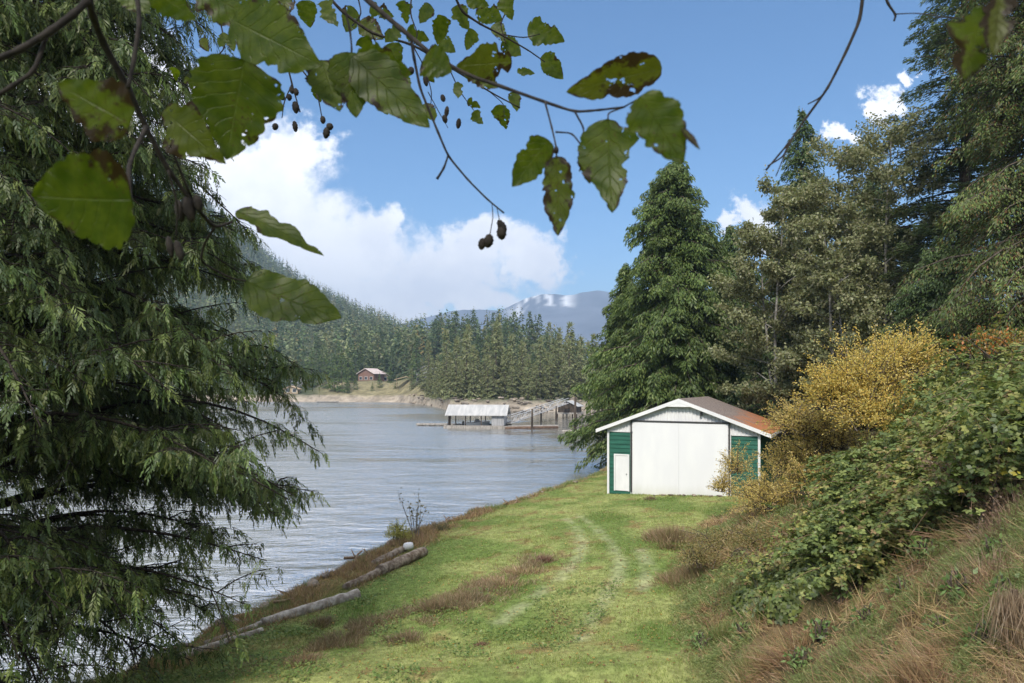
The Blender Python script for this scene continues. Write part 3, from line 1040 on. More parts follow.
def boathouse():
    Y0, th, W, Dp = 40.0, R(-27), 8.5, 7.6
    x0 = (607 - CX) / F * Y0
    zb = HC - (490 - HY) / F * Y0
    b = thing('boathouse', 'white and dark green gabled boathouse with a wide door on the lawn', 'boathouse', (x0, Y0, zb), th)
    hw, hp = 3.66, 5.26       # wall height at the sides, apex
    mid = W / 2

    def roofz(x):
        return hp - (hp - hw) * abs(x - mid) / mid
    # walls, gable boards with battens
    m = MB()
    m.box(0.02, W - 0.02, 0.12, 0.24, -0.5, 0.1)
    m.prism([(1.45, -0.4), (1.45, 3.45), (6.98, 3.45), (6.98, -0.4)], 0.12, 0.22)
    m.prism([(0.0, 3.45), (W, 3.45), (W, hw), (mid, hp), (0, hw)], 0.06, 0.2)
    for x in np.arange(0.12, W, 0.2):
        m.box(x - 0.03, x + 0.03, 0.015, 0.06, 3.47, roofz(x) - 0.05)
    m.prism([(0, -0.5), (W, -0.5), (W, hw), (mid, hp), (0, hw)], Dp - 0.1, Dp)
    m.build('wall', M_WHITE, b)
    for x in (0.0, W - 0.1):
        MB().box(x, x + 0.1, 0.26, Dp - 0.12, -0.5, hw - 0.02).build('side_wall', M_GREEN, b)
    for xa, xb in ((0.10, 1.44), (7.0, W - 0.12)):
        m = MB()
        prev = None
        for k in range(17):
            z = -0.4 + k * 0.24
            z1 = min(z + 0.24, 3.44)
            prof = [(0.070, z), (0.108, z1)]
            m.add([(xa, 0.068, z), (xb, 0.068, z), (xb, 0.104, z1), (xa, 0.104, z1), (xb, 0.068, z1), (xa, 0.068, z1)],
                  [(0, 1, 2, 3), (3, 2, 4, 5)])
            if z1 >= 3.44:
                break
        m.box(xa, xb, 0.105, 0.125, -0.4, 3.45)
        m.build('green_siding', M_GREEN, b)
    for x0_, x1_, y0_, y1_, z0_, z1_ in ((0.0, 0.12, 0.02, 0.14, -0.5, 3.46), (W - 0.12, W, 0.02, 0.14, -0.5, 3.46), (1.40, 1.49, 0.03, 0.13, -0.4, 3.46), (6.91, 7.0, 0.03, 0.13, -0.4, 3.46),
                                         (0.13, 1.39, 0.03, 0.07, 3.42, 3.5), (7.02, W - 0.13, 0.03, 0.07, 3.42, 3.5)):
        MB().box(x0_, x1_, y0_, y1_, z0_, z1_).build('trim_board', M_WHITE, b)
    # big sliding door
    m = MB()
    n = 2
    for k in range(n):
        a, c = 1.56 + k * 5.3 / n, 1.56 + (k + 1) * 5.3 / n
        m.box(a + 0.003, c - 0.003, -0.06, -0.02, -0.12, 4.02)
    m.box(1.56, 6.86, -0.02, 0.0, -0.1, 4.0)
    d = m.build('big_door', M_DOOR, b)
    m = MB()
    m.box(1.45, 6.95, -0.10, 0.03, 4.05, 4.13)
    m.box(1.44, 1.50, -0.09, 0.02, 0.0, 4.05)
    m.box(6.90, 6.96, -0.09, 0.02, 0.0, 4.05)
    m.build('door_track', M_DARK, d)
    # small door
    m = MB()
    m.box(0.50, 1.26, 0.03, 0.065, 0.02, 2.05)
    sdr = m.build('small_door', M_WHITE, b)
    m = MB()
    for a, c, z0, z1 in ((0.42, 0.49, 0, 2.14), (1.27, 1.34, 0, 2.14), (0.49, 1.27, 2.06, 2.14)):
        m.box(a, c, 0.0, 0.07, z0, z1)
    m.build('frame', M_WHITE, sdr)
    MB().tube([(1.18, 0.03, 1.0), (1.18, -0.03, 1.0), (1.18, -0.045, 1.0)], [0.02, 0.03, 0.02], 8).build('handle', M_DARK, sdr, True)
    # roof
    ov, fo, bo = 0.55, 0.28, 0.4
    sl = (hp - hw) / mid
    m = MB()
    for s in (-1, 1):
        xe = mid + s * (mid + ov)
        ze = hw - sl * ov
        poly = [(mid, hp + 0.06), (xe, ze + 0.06), (xe, ze + 0.14), (mid, hp + 0.14)]
        m.prism(poly if s < 0 else poly[::-1], -fo, Dp + bo)
    rf = m.build('roof', mat('shingles', roof_fn), b)
    m = MB()
    for s in (-1, 1):
        xe = mid + s * (mid + ov + 0.03)
        ze = hw - sl * (ov + 0.03)
        for y0, y1 in ((-fo - 0.04, -fo - 0.003), (Dp + bo + 0.003, Dp + bo + 0.04)):
            poly = [(mid, hp - 0.07), (xe, ze - 0.07), (xe, ze + 0.13), (mid, hp + 0.13)]
            m.prism(poly if s < 0 else poly[::-1], y0, y1)
        m.box(min(xe, xe - s * 0.03), max(xe, xe - s * 0.03), -fo, Dp + bo, ze - 0.08, ze + 0.10)
    m.prism([(mid - 0.75, hp - 0.32), (mid + 0.75, hp - 0.32), (mid, hp - 0.07)], -fo - 0.03, -fo - 0.005)
    m.build('fascia', M_WHITE, rf)
    m = MB().tube([(5.45, 0.03, 4.62), (5.45, -0.10, 4.60), (5.45, -0.12, 4.48)], [0.05, 0.06, 0.08], 8)
    m.build('lamp', M_DARK, b, True)
    # loose stones along the foot of the door
    r = np.random.default_rng(3)
    frame = np.array([[math.cos(th), -math.sin(th)], [math.sin(th), math.cos(th)]])
    return (x0, Y0, zb, frame)


BH = boathouse()


def rock_mesh(seed, n=12):
    r = np.random.default_rng(seed)
    import bmesh
    bm = bmesh.new()
    bmesh.ops.create_icosphere(bm, subdivisions=2, radius=0.5)
    v = np.array([x.co[:] for x in bm.verts])
    f = np.array([[x.index for x in p.verts] for p in bm.faces])
    bm.free()
    for _ in range(n):
        d = nrm(r.normal(0, 1, 3))
        k = r.uniform(0.25, 0.42)
        s = v @ d
        v = v - np.outer(np.maximum(s - k, 0), d)
    v = v * np.array([1, r.uniform(0.6, 0.9), r.uniform(0.45, 0.7)]) * (1 + r.normal(0, 0.03, (len(v), 1)))
    return v, f


def shore_rocks():
    r = np.random.default_rng(41)
    cols = ((0.20, 0.17, 0.14), (0.27, 0.22, 0.17), (0.13, 0.11, 0.09))
    protos = []
    for k in range(4):
        v, f = rock_mesh(k)
        protos.append((v, f))
    made = []
    lab = 'grey brown boulder in the loose row along the lake edge of the lawn'
    for i in range(70):
        y = 14.5 + 42 * r.random() ** 1.2
        s = np.interp(y, SH_Y, SH_X)
        x = s + r.uniform(0.0, 1.7)
        sc = r.uniform(0.22, 0.8)
        k = i % 4
        z = float(gz(x, y)) + sc * 0.08
        if i < 4:
            v, f = protos[k]
            o = MB().add(v, f, cols[k % 3]).build('boulder', M_ROCK, smooth=False)
            tag(o, lab, 'boulder', 'boulders along the lake edge of the lawn')
            made.append(o)
            o.location, o.rotation_euler, o.scale = (x, y, z), (0, 0, r.uniform(0, 6)), (sc, sc, sc)
        else:
            c = copy_tree(made[k], (x, y, z), r.uniform(0, 6), (sc, sc, sc * r.uniform(0.7, 1.1)))
    # stones at the foot of the wide door
    x0, Y0, zb, fr = BH
    for i in range(9):
        u, w = 3.0 + i * 0.42 + r.uniform(-0.1, 0.1), -0.5 + r.uniform(-0.15, 0.15)
        p = np.array([x0, Y0]) + fr @ np.array([u, w])
        sc = r.uniform(0.2, 0.36)
        c = copy_tree(made[i % 4], (p[0], p[1], float(gz(*p)) + 0.05), r.uniform(0, 6), (sc * 1.3, sc, sc * 0.7), 'brown stone lying at the foot of the boathouse wide door')
        c['group'] = 'stones at the foot of the boathouse door'
    # rocks of the far point
    made2 = None
    for i in range(150):
        u = r.uniform(-0.15, 0.125)
        e = r.uniform(-1.5, 8.5)
        y = float(far_shore(u)) + e
        sc = r.uniform(0.8, 2.4)
        loc = (u * y, y, max(float(far_z(np.array(u), np.array(y))), 0) + sc * 0.12)
        c = copy_tree(made[i % 4], loc, r.uniform(0, 6), (sc * 1.3, sc, sc * 0.8), 'tan rock on the shore of the far point behind the docks')
        c['group'] = 'rocks on the shore of the far point'


shore_rocks()


# ------------------------------------------------------------------ docks and houses across the water
M_DECK = m_noise('weathered_planks', (0.22, 0.20, 0.18), (0.38, 0.35, 0.32), 1.5, 0.85, 0.15, (4, 0.4, 1), 0.01)
M_DARKWOOD = m_noise('dark_wet_wood', (0.035, 0.028, 0.022), (0.09, 0.07, 0.055), 2.0, 0.8, 0.2, (1, 1, 0.4), 0.01)
M_RUSTWOOD = m_noise('brown_wet_wood', (0.10, 0.06, 0.04), (0.17, 0.11, 0.08), 2.0, 0.8, 0.2)
M_METALROOF = m_noise('pale_metal_roof', (0.34, 0.34, 0.34), (0.46, 0.45, 0.44), 0.6, 0.5, 0.3, (3, 0.3, 1), 0.003)
M_ALU = m_noise('aluminium', (0.42, 0.42, 0.43), (0.55, 0.55, 0.56), 2.0, 0.45, 0.4, (1, 1, 1), 0.002)
M_GREYWALL = m_noise('grey_boards', (0.25, 0.25, 0.26), (0.36, 0.36, 0.37), 2.0, 0.8, 0.2, (4, 4, 0.4), 0.004)
M_BROWNWALL = m_noise('brown_boards', (0.17, 0.10, 0.075), (0.26, 0.15, 0.12), 2.0, 0.8, 0.2, (1, 1, 4), 0.004)
M_TANWALL = m_noise('tan_boards', (0.36, 0.28, 0.19), (0.45, 0.36, 0.25), 2.0, 0.8, 0.2, (1, 1, 4), 0.004)
M_PINKROOF = m_noise('faded_red_roof', (0.52, 0.42, 0.40), (0.66, 0.57, 0.55), 0.8, 0.7, 0.2, (3, 0.4, 1), 0.004)
M_TANROOF = m_noise('tan_roof', (0.40, 0.29, 0.19), (0.50, 0.38, 0.27), 1.0, 0.8, 0.2)
M_GREYROOF = m_noise('grey_roof', (0.22, 0.21, 0.20), (0.34, 0.32, 0.30), 1.0, 0.8, 0.2)
M_GLASS = m_noise('window_glass', (0.02, 0.025, 0.03), (0.05, 0.06, 0.07), 1.0, 0.08, 0.8)


def local(px, py, Y):
    p = at(px, py, Y)
    p[2] = 0
    return p


def docks():
    Y = 116.0
    k = Y / F
    # covered boat slip
    o = local(448, 428, Y)
    L = 57 * k
    t = thing('covered_boat_slip', 'floating boat shelter with pale metal gable roof in the middle of the docks', 'boat shelter', o, R(-6))
    MB().box(-0.6, L + 0.6, -0.9, 0.4, -0.15, 0.45).build('front_float', M_DECK, t)
    MB().box(-0.6, L + 0.6, 4.6, 5.8, -0.15, 0.45).build('rear_float', M_DECK, t)
    for x, y in ((0.3, 0.1), (2.9, 0.1), (5.6, 0.1), (0.3, 5.0), (2.9, 5.0), (5.6, 5.0)):
        MB().box(x, x + 0.16, y, y + 0.16, 0.45, 2.1).build('post', M_DARKWOOD, t)
    m = MB().box(L - 2.2, L - 0.3, 0.05, 0.25, 0.45, 2.15)
    m.build('white_panel', M_GREYWALL, t)
    MB().box(L - 0.3, L - 0.12, 0.05, 5.1, 0.45, 2.15).build('end_wall', M_GREYWALL, t)
    m = MB()
    m.prism([(-0.5, 2.1), (2.7, 3.75), (5.9, 2.1), (5.9, 2.22), (2.7, 3.9), (-0.5, 2.22)], 0, L + 0.9)
    v = m.v[0].copy()
    m.v[0] = np.stack([v[:, 1] - 0.45, v[:, 0], v[:, 2]], 1)
    m.f = [(f[:, ::-1], i) for f, i in m.f]
    m.build('roof', M_METALROOF, t)
    g = MB().prism([(0, 2.15), (2.7, 3.6), (5.3, 2.15)], 0, 0.08).build('gable_board', M_GREYWALL, t)
    g.location = (L - 0.2, 0, 0)
    g.rotation_euler = (0, 0, R(90))
    # boat moored inside the slip
    b = thing('motorboat', 'small white motorboat moored under the boat shelter roof', 'boat', o + np.array([2.6, 2.2, 0.05]), R(4))
    hull = [(0, 0.6, 0.0), (0, 0.75, 0.75), (0, -0.75, 0.75), (0, -0.6, 0.0)]
    m = MB()
    sec = [(0.0, 0.8, 0.1, 0.75), (1.6, 0.9, 0.05, 0.78), (3.2, 0.75, 0.1, 0.88), (4.4, 0.08, 0.45, 1.0)]
    vv = []
    for x, w, zl, zh in sec:
        vv += [(x, -w, zh), (x, -w * 0.7, zl), (x, 0, zl - 0.12), (x, w * 0.7, zl), (x, w, zh)]
    m.add(vv, [(i * 5 + j, i * 5 + j + 1, i * 5 + j + 6, i * 5 + j + 5) for i in range(3) for j in range(4)] + [(i * 5 + 4, i * 5, i * 5 + 5, i * 5 + 9) for i in range(3)])
    m.f.append((np.array([[4, 3, 2, 1, 0]]), 0))
    m.build('hull', M_WHITE, b)
    MB().prism([(1.7, 0.8), (2.9, 0.85), (2.5, 1.35), (1.9, 1.35)], -0.55, 0.55).build('windscreen', M_GLASS, b)
    MB().box(-0.35, -0.02, -0.18, 0.18, 0.2, 1.0).build('outboard_motor', M_DARK, b)
    # floats
    for px0, px1, py, w, lab in ((416, 447, 424, 1.6, 'low dark floating dock running left from the boat shelter'),):
        p = local(px0, py, 122)
        t = thing('floating_dock', lab, 'dock', p, R(-5))
        ln = (px1 - px0) * 122 / F
        MB().box(0, ln, 0, w, 0.12, 0.42).build('deck', M_DECK, t)
        for x in (0.3, ln * 0.5 - 0.5, ln - 1.3):
            MB().box(x, x + 1.0, 0.1, w - 0.1, -0.3, 0.118).build('float_block', M_DARKWOOD, t)
    p = local(504, 428, 114)
    t = thing('floating_dock', 'floating dock with brown side logs running right from the boat shelter', 'dock', p, R(12))
    MB().box(0, 9.5, 0, 1.5, 0.15, 0.45).build('deck', M_DECK, t)
    MB().tube([(0.2, -0.15, 0.12), (9.3, -0.15, 0.12)], 0.22, 8).build('side_log', M_RUSTWOOD, t, True)
    # gangway
    a, c = np.array([*local(508, 424, 118)[:2], 0.7]), np.array([*local(566, 412, 150)[:2], 3.3])
    t = thing('gangway', 'pale metal truss gangway climbing from the dock to the shore shed', 'gangway', a)
    d = c - a
    ln = np.linalg.norm(d)
    du = d / ln
    sd = nrm(np.cross(du, [0, 0, 1.0]))
    m = MB()
    for s in (-0.6, 0.6):
        m.tube([sd * s, sd * s + d], 0.06, 4)
        m.tube([sd * s + [0, 0, 1.1], sd * s + d + [0, 0, 1.1]], 0.06, 4)
        n = 14
        for i in range(n):
            q0, q1 = sd * s + d * i / n, sd * s + d * (i + 1) / n
            m.tube([q0 + [0, 0, 1.1 * (i % 2)], q1 + [0, 0, 1.1 * ((i + 1) % 2)]], 0.045, 4)
            m.tube([q0, q0 + [0, 0, 1.1]], 0.035, 4)
    m.build('truss', M_ALU, t)
    MB().add([sd * -0.58 + [0, 0, 0.08], sd * 0.58 + [0, 0, 0.08], sd * 0.58 + d + [0, 0, 0.08], sd * -0.58 + d + [0, 0, 0.08],
              sd * -0.58, sd * 0.58, sd * 0.58 + d, sd * -0.58 + d], [(0, 1, 2, 3), (7, 6, 5, 4), (0, 4, 5, 1), (1, 5, 6, 2), (2, 6, 7, 3), (3, 7, 4, 0)]).build('walkway', M_DECK, t)
    # shore shed
    p = np.array([*local(556, 410, 152)[:2], 0.0])
    t = thing('shore_shed', 'small grey roofed boat shed at the shore end of the gangway', 'shed', p, R(-25))
    MB().box(0, 5, 0, 4, 0.9, 1.2).build('deck', M_DECK, t)
    for x in (0.15, 2.4, 4.7):
        for y in (0.15, 3.7):
            MB().box(x, x + 0.2, y, y + 0.2, -1.0, 0.89).build('pile', M_DARKWOOD, t)
    m = MB()
    m.prism([(0.3, 1.2), (4.7, 1.2), (4.7, 2.7), (2.5, 3.7), (0.3, 2.7)], 0.4, 3.6)
    m.build('wall', M_DARKWOOD, t)
    m = MB()
    for s in (-1, 1):
        po = [(2.5, 3.72), (2.5 + s * 2.7, 2.5), (2.5 + s * 2.7, 2.6), (2.5, 3.84)]
        m.prism(po if s < 0 else po[::-1], 0, 4)
    m.build('roof', M_METALROOF, t)
    # pilings
    for px, py, Yp, h, lab in ((532, 428, 112, 3.4, 'thin dark piling beside the dock of brown logs'), (575, 436, 98, 5.6, 'tallest dark piling in the water right of the docks'),
                               (556, 414, 140, 3.0, 'short dark piling beside the shore shed'), (449, 426, 118, 2.6, 'short dark piling at the left corner of the boat shelter'),
                               (541, 417, 134, 3.2, 'dark piling halfway along the gangway')):
        q = local(px, py, Yp)
        t = MB().tube([(0, 0, -2.0), (0.02, 0, h * 0.5), (0.05, 0.02, h)], [0.19, 0.17, 0.15], 8).build('piling', M_DARKWOOD, smooth=True)
        t.location = tuple(q)
        tag(t, lab, 'piling')
    q = np.array([*local(562, 430, 106)[:2], 0.1])
    t = MB().tube([(0, 0, 0), (2.5, 1.2, 0.03), (5.5, 3.0, 0)], [0.22, 0.2, 0.16], 8).build('floating_log', M_DECK, smooth=True)
    t.location = tuple(q)
    tag(t, 'pale log floating in the water between the docks and the tallest piling', 'log')


docks()


def house(px, e, w, d, hw, hr, wall, roof, lab, rz=0.0, name='house', wins=3, storey=1, lift=0.0):
    u = (px - CX) / F
    y = float(far_shore(u)) + e
    z = float(far_z(np.array(u), np.array(y))) + lift
    t = thing(name, lab, 'house' if name == 'house' else 'shelter', (u * y, y, z), rz)
    if name == 'house':
        MB().prism([(-w / 2, -3), (w / 2, -3), (w / 2, hw), (0, hr), (-w / 2, hw)], 0, d).build('wall', wall, t)
        n = wins
        for s in range(storey):
            for i in range(n):
                x = -w / 2 + (i + 0.5) * w / n
                f = MB().box(x - 0.9, x + 0.9, -0.08, -0.01, 0.7 + s * 2.7, 2.3 + s * 2.7).build('window', M_WHITE, t)
                MB().box(x - 0.78, x + 0.78, -0.12, -0.085, 0.82 + s * 2.7, 2.18 + s * 2.7).build('pane', M_GLASS, f)
        MB().box(-w / 2 - 0.3, w / 2 + 0.3, -2.4, -0.13, -0.3, -0.05).build('deck', M_DECK, t)
    else:
        for x in (-w / 2 + 0.2, w / 2 - 0.4):
            for yy in (0.2, d - 0.4):
                MB().box(x, x + 0.2, yy, yy + 0.2, -1, hw).build('post', wall, t)
    m = MB()
    sl = (hr - hw) / (w / 2)
    for s in (-1, 1):
        xe = s * (w / 2 + 0.7)
        ze = hw - sl * 0.7
        po = [(0, hr + 0.03), (xe, ze + 0.03), (xe, ze + 0.25), (0, hr + 0.27)]
        m.prism(po if s < 0 else po[::-1], -0.9, d + 0.6)
    m.build('roof', roof, t)
    return t


def far_houses():
    t = house(366, 46, 10, 8, 3.8, 6.2, M_BROWNWALL, M_PINKROOF, 'red brown house with faded pink roof on the far shore, largest there', R(-28), storey=1)
    house(382, 52, 7, 6, 3.4, 5.0, M_TANWALL, M_PINKROOF, 'lower tan house joined close to the right of the pink roofed house', R(40), wins=2)
    house(406, 28, 9, 6, 2.4, 3.6, M_TANWALL, M_TANROOF, 'open shelter with tan roof standing on the cleared far bank', R(10), 'shelter')
    house(426, 40, 9, 8, 5.0, 7.0, M_GREYWALL, M_GREYROOF, 'grey two storey house half hidden by trees above the point', R(-15), wins=2, storey=2)
    house(300, 38, 9, 8, 3.2, 5.2, M_GREYWALL, M_GREYROOF, 'grey house with grey roof beside the left cedar on the far shore', R(18), wins=3)
    house(291, 14, 6, 5, 2.2, 3.4, M_TANWALL, M_TANROOF, 'small tan cabin close to the water at the left of the far shore', R(5), wins=2)
    # sea wall and a low dock below the houses
    pts = [(x, float(far_shore((x - CX) / F)) + 5.5) for x in (300, 345, 390)]
    m = MB()
    prev = [((px - CX) / F * y, y) for px, y in pts]
    for (xa, ya), (xb, yb) in zip(prev[:-1], prev[1:]):
        m.add([(xa, ya, -0.3), (xb, yb, -0.3), (xb, yb, 2.6), (xa, ya, 2.6), (xa, ya + 0.7, -0.3), (xb, yb + 0.7, -0.3), (xb, yb + 0.7, 2.6), (xa, ya + 0.7, 2.6)],
              [(0, 1, 2, 3), (3, 2, 6, 7), (5, 4, 7, 6), (0, 3, 7, 4), (1, 5, 6, 2)], (0.34, 0.29, 0.24))
    tag(m.build('sea_wall', M_ROCK), 'low tan stone sea wall along the far shore below the houses', 'wall')
    p = at(316, 396, 286)
    t = thing('floating_dock', 'narrow grey floating dock in front of the far shore houses', 'dock', (p[0], 286, 0), 0.05)
    MB().box(0, 9, 0, 2, 0.15, 0.5).build('deck', M_DECK, t)
    MB().box(0.3, 8.7, 0.2, 1.8, -0.3, 0.148).build('float_block', M_DARKWOOD, t)


far_houses()


# ------------------------------------------------------------------ shore logs
def logs():
    r = np.random.default_rng(8)

    def log(a, b, r0, r1, lab, mt, up=0.0):
        A, B = hit(*a), hit(*b)
        n = 16
        t = np.linspace(0, 1, n)
        p = A + (B - A) * t[:, None]
        p[:, 2] = np.linspace(float(gz(*A[:2])), float(gz(*B[:2])), n) + r0 * 0.6 + up
        p[1:-1] += r.normal(0, 0.008, (n - 2, 3))
        mid = p.mean(0)
        o = MB().tube(p - mid, (r0 + (r1 - r0) * t) * (1 + r.normal(0, 0.025, n)), 10).build('driftwood_log', mt, smooth=True)
        o.location = tuple(mid)
        tag(o, lab, 'log')
    M_LOG = m_noise('bleached_log', (0.22, 0.185, 0.15), (0.50, 0.46, 0.40), 2.2, 0.9, 0.1, (2, 2, 2), 0.03)
    M_LOG2 = m_noise('rotting_log', (0.12, 0.085, 0.06), (0.34, 0.28, 0.22), 2.6, 0.9, 0.1, (2, 2, 2), 0.04)
    log((262, 626), (358, 597), 0.13, 0.17, 'thick pale bleached log on the bank, nearest the left cedar', M_LOG)
    log((205, 646), (300, 612), 0.08, 0.07, 'thin pale pole lying between the thick log and the water', M_LOG)
    log((180, 660), (262, 633), 0.10, 0.08, 'grey half buried log at the lower end of the bank', M_LOG)
    log((380, 575), (424, 555), 0.21, 0.19, 'short thick rotting log lying at the lawn edge by the white float', M_LOG2)
    log((345, 590), (384, 572), 0.12, 0.15, 'dark rotting log running on from the short thick log', M_LOG2)
    log((374, 566), (404, 551), 0.14, 0.14, 'dark weedy log lying behind the short thick log on the water side', M_LOG2)
    p = hit(408, 552)
    t = thing('mooring_float', 'white plastic float lying on the bank beside the rotting log', 'float', p + np.array([0, 0.1, 0.2]), 0.6)
    MB().tube([(-0.18, 0, 0), (-0.16, 0, 0), (-0.06, 0, 0), (0.07, 0, 0), (0.16, 0, 0), (0.18, 0, 0)], [0.06, 0.13, 0.15, 0.15, 0.13, 0.06], 12).build('drum', M_WHITE, t, True)
    MB().tube([(0.17, 0, 0), (0.21, 0, 0.0), (0.22, 0, 0)], [0.025, 0.03, 0.02], 8).build('eyelet', M_DARK, t, True)


logs()


# ------------------------------------------------------------------ lawn, rough grass, brambles, shrubs
def blades(mb, x, y, L, W, col, lean=0.35, r=rng, fat=0.25, down=0.0):
    n = len(x)
    P = np.stack([x, y, gz(x, y) - 0.01], 1)
    D = nrm(np.stack([r.normal(0, lean, n), r.normal(0, lean, n), np.ones(n) - down], 1))
    N = nrm(np.stack([r.normal(0, 1, n), r.normal(0, 1, n) - 0.8, np.full(n, 0.15)], 1))
    mb.kites(P, D, N, L, W, col, fat)


def lawn():
    r = np.random.default_rng(31)
    m = 330000
    y = 9.0 * (55 / 9.0) ** (r.random(m) ** 1.0)
    s, b = np.interp(y, SH_Y, SH_X), np.interp(y, BK_Y, BK_X)
    b = np.minimum(b, (760 - CX) / F * y + 1)
    x = s + (b + 0.8 - s) * r.random(m)
    inside = (shore_d(x, y) > 0.5) & (bank_d(x, y) < 0.7)
    x0, Y0, zb, fr = BH
    loc = (np.stack([x - x0, y - Y0], 1) @ fr)
    inside &= ~((loc[:, 0] > -0.05) & (loc[:, 0] < 8.6) & (loc[:, 1] > -0.05))
    x, y = x[inside], y[inside]
    gcol = ground_col(x, y)
    n = len(x)
    col = gcol * r.uniform(0.75, 1.5, (n, 1)) * np.array([0.95, 1.05, 0.9])
    dry = r.random(n) < 0.08
    col[dry] = np.array([0.30, 0.24, 0.11]) * r.uniform(0.7, 1.2, (dry.sum(), 1))
    tm = track_mask(x, y)
    tall = 0.75 + 0.9 * sstep(0.5, 0.75, fbm(x * 0.9, y * 0.9, 55, 3))
    k = np.clip(y / 14, 0.9, 2.4)
    mb = MB()
    blades(mb, x, y, r.uniform(0.03, 0.085, n) * tall * (1 - 0.6 * tm), 0.009 * k, col, 0.5, r)
    tag(mb.build('lawn_grass', M_GRASS), 'short green lawn grass between the lake and the bank', 'grass', kind='stuff')
    # weedy strip running down the lawn and broad leaved weeds close by
    line = np.array([hit(*p)[:2] for p in ((270, 668), (340, 640), (400, 622), (450, 606), (500, 586), (545, 560))])
    m = 46000
    t = r.random(m) * 5
    c = np.stack([np.interp(t, np.arange(6), line[:, k]) for k in (0, 1)], 1) + r.normal(0, 0.55, (m, 2)) * [0.9, 1.0]
    cl = fbm(c[:, 0] * 1.5, c[:, 1] * 1.5, 61, 3)
    kk = (r.random(m) < sstep(0.42, 0.66, cl)) & (shore_d(c[:, 0], c[:, 1]) > 0.3)
    c, cl = c[kk], cl[kk]
    m = len(c)
    rk = np.clip(c[:, 1] / 14, 0.9, 2)
    wc = pal(m, ((0.36, 0.27, 0.17), (0.24, 0.16, 0.10), (0.44, 0.36, 0.23), (0.16, 0.17, 0.06), (0.17, 0.10, 0.07)), r) * r.uniform(0.7, 1.2, (m, 1))
    mb = MB()
    blades(mb, c[:, 0], c[:, 1], r.uniform(0.05, 0.24, m) * (0.4 + cl), 0.009 * rk, wc, 0.8, r)
    tag(mb.build('withered_weeds', M_GRASS), 'tan withered weeds in a ragged strip down the middle of the lawn', 'weeds', kind='stuff')
    m = 26000
    y2 = r.uniform(10.5, 21, m)
    x2 = np.interp(y2, SH_Y, SH_X) + 0.8 + r.random(m) ** 1.3 * 11
    kk = (r.random(m) < sstep(0.45, 0.6, fbm(x2 * 0.9, y2 * 0.9, 62, 3))) & (bank_d(x2, y2) < 0.3)
    x2, y2 = x2[kk], y2[kk]
    m = len(x2)
    a = r.random(m) * 6.28
    P = np.stack([x2, y2, gz(x2, y2) + r.uniform(0.01, 0.09, m)], 1)
    mb = MB().kites(P, nrm(np.stack([np.cos(a), np.sin(a), r.normal(0.2, 0.3, m)], 1)), nrm(np.stack([r.normal(0, 0.4, m), r.normal(-0.2, 0.4, m), np.ones(m)], 1)),
                    r.uniform(0.05, 0.12, m), r.uniform(0.03, 0.06, m), pal(m, ((0.13, 0.21, 0.05), (0.19, 0.26, 0.07), (0.09, 0.15, 0.04), (0.25, 0.28, 0.08)), r))
    tag(mb.build('clover', M_BROAD), 'broad leaved green weeds in the near lawn by the lake edge', 'weeds', kind='stuff')
    # fallen leaves
    q = r.choice(len(x), 4200, replace=False)
    px_, py_ = x[q], y[q]
    k = len(q)
    P = np.stack([px_, py_, gz(px_, py_) + 0.045], 1)
    a = r.random(k) * 6.28
    mb = MB().kites(P, nrm(np.stack([np.cos(a), np.sin(a), r.normal(0, 0.25, k)], 1)), nrm(np.stack([r.normal(0, 0.3, k), r.normal(0, 0.3, k), np.ones(k)], 1)),
                    r.uniform(0.05, 0.09, k), r.uniform(0.035, 0.06, k), pal(k, ((0.35, 0.22, 0.05), (0.22, 0.12, 0.05), (0.15, 0.09, 0.05), (0.42, 0.32, 0.10)), r))
    tag(mb.build('fallen_leaves', M_BROAD), 'small yellow and brown leaves scattered over the lawn', 'fallen leaves', kind='stuff')


lawn()

DRY = ((0.40, 0.29, 0.17), (0.30, 0.20, 0.125), (0.54, 0.43, 0.26), (0.18, 0.115, 0.075), (0.38, 0.24, 0.18), (0.30, 0.28, 0.12))
HORSE = ((0.16, 0.22, 0.065), (0.22, 0.27, 0.10), (0.11, 0.16, 0.05), (0.30, 0.31, 0.13))


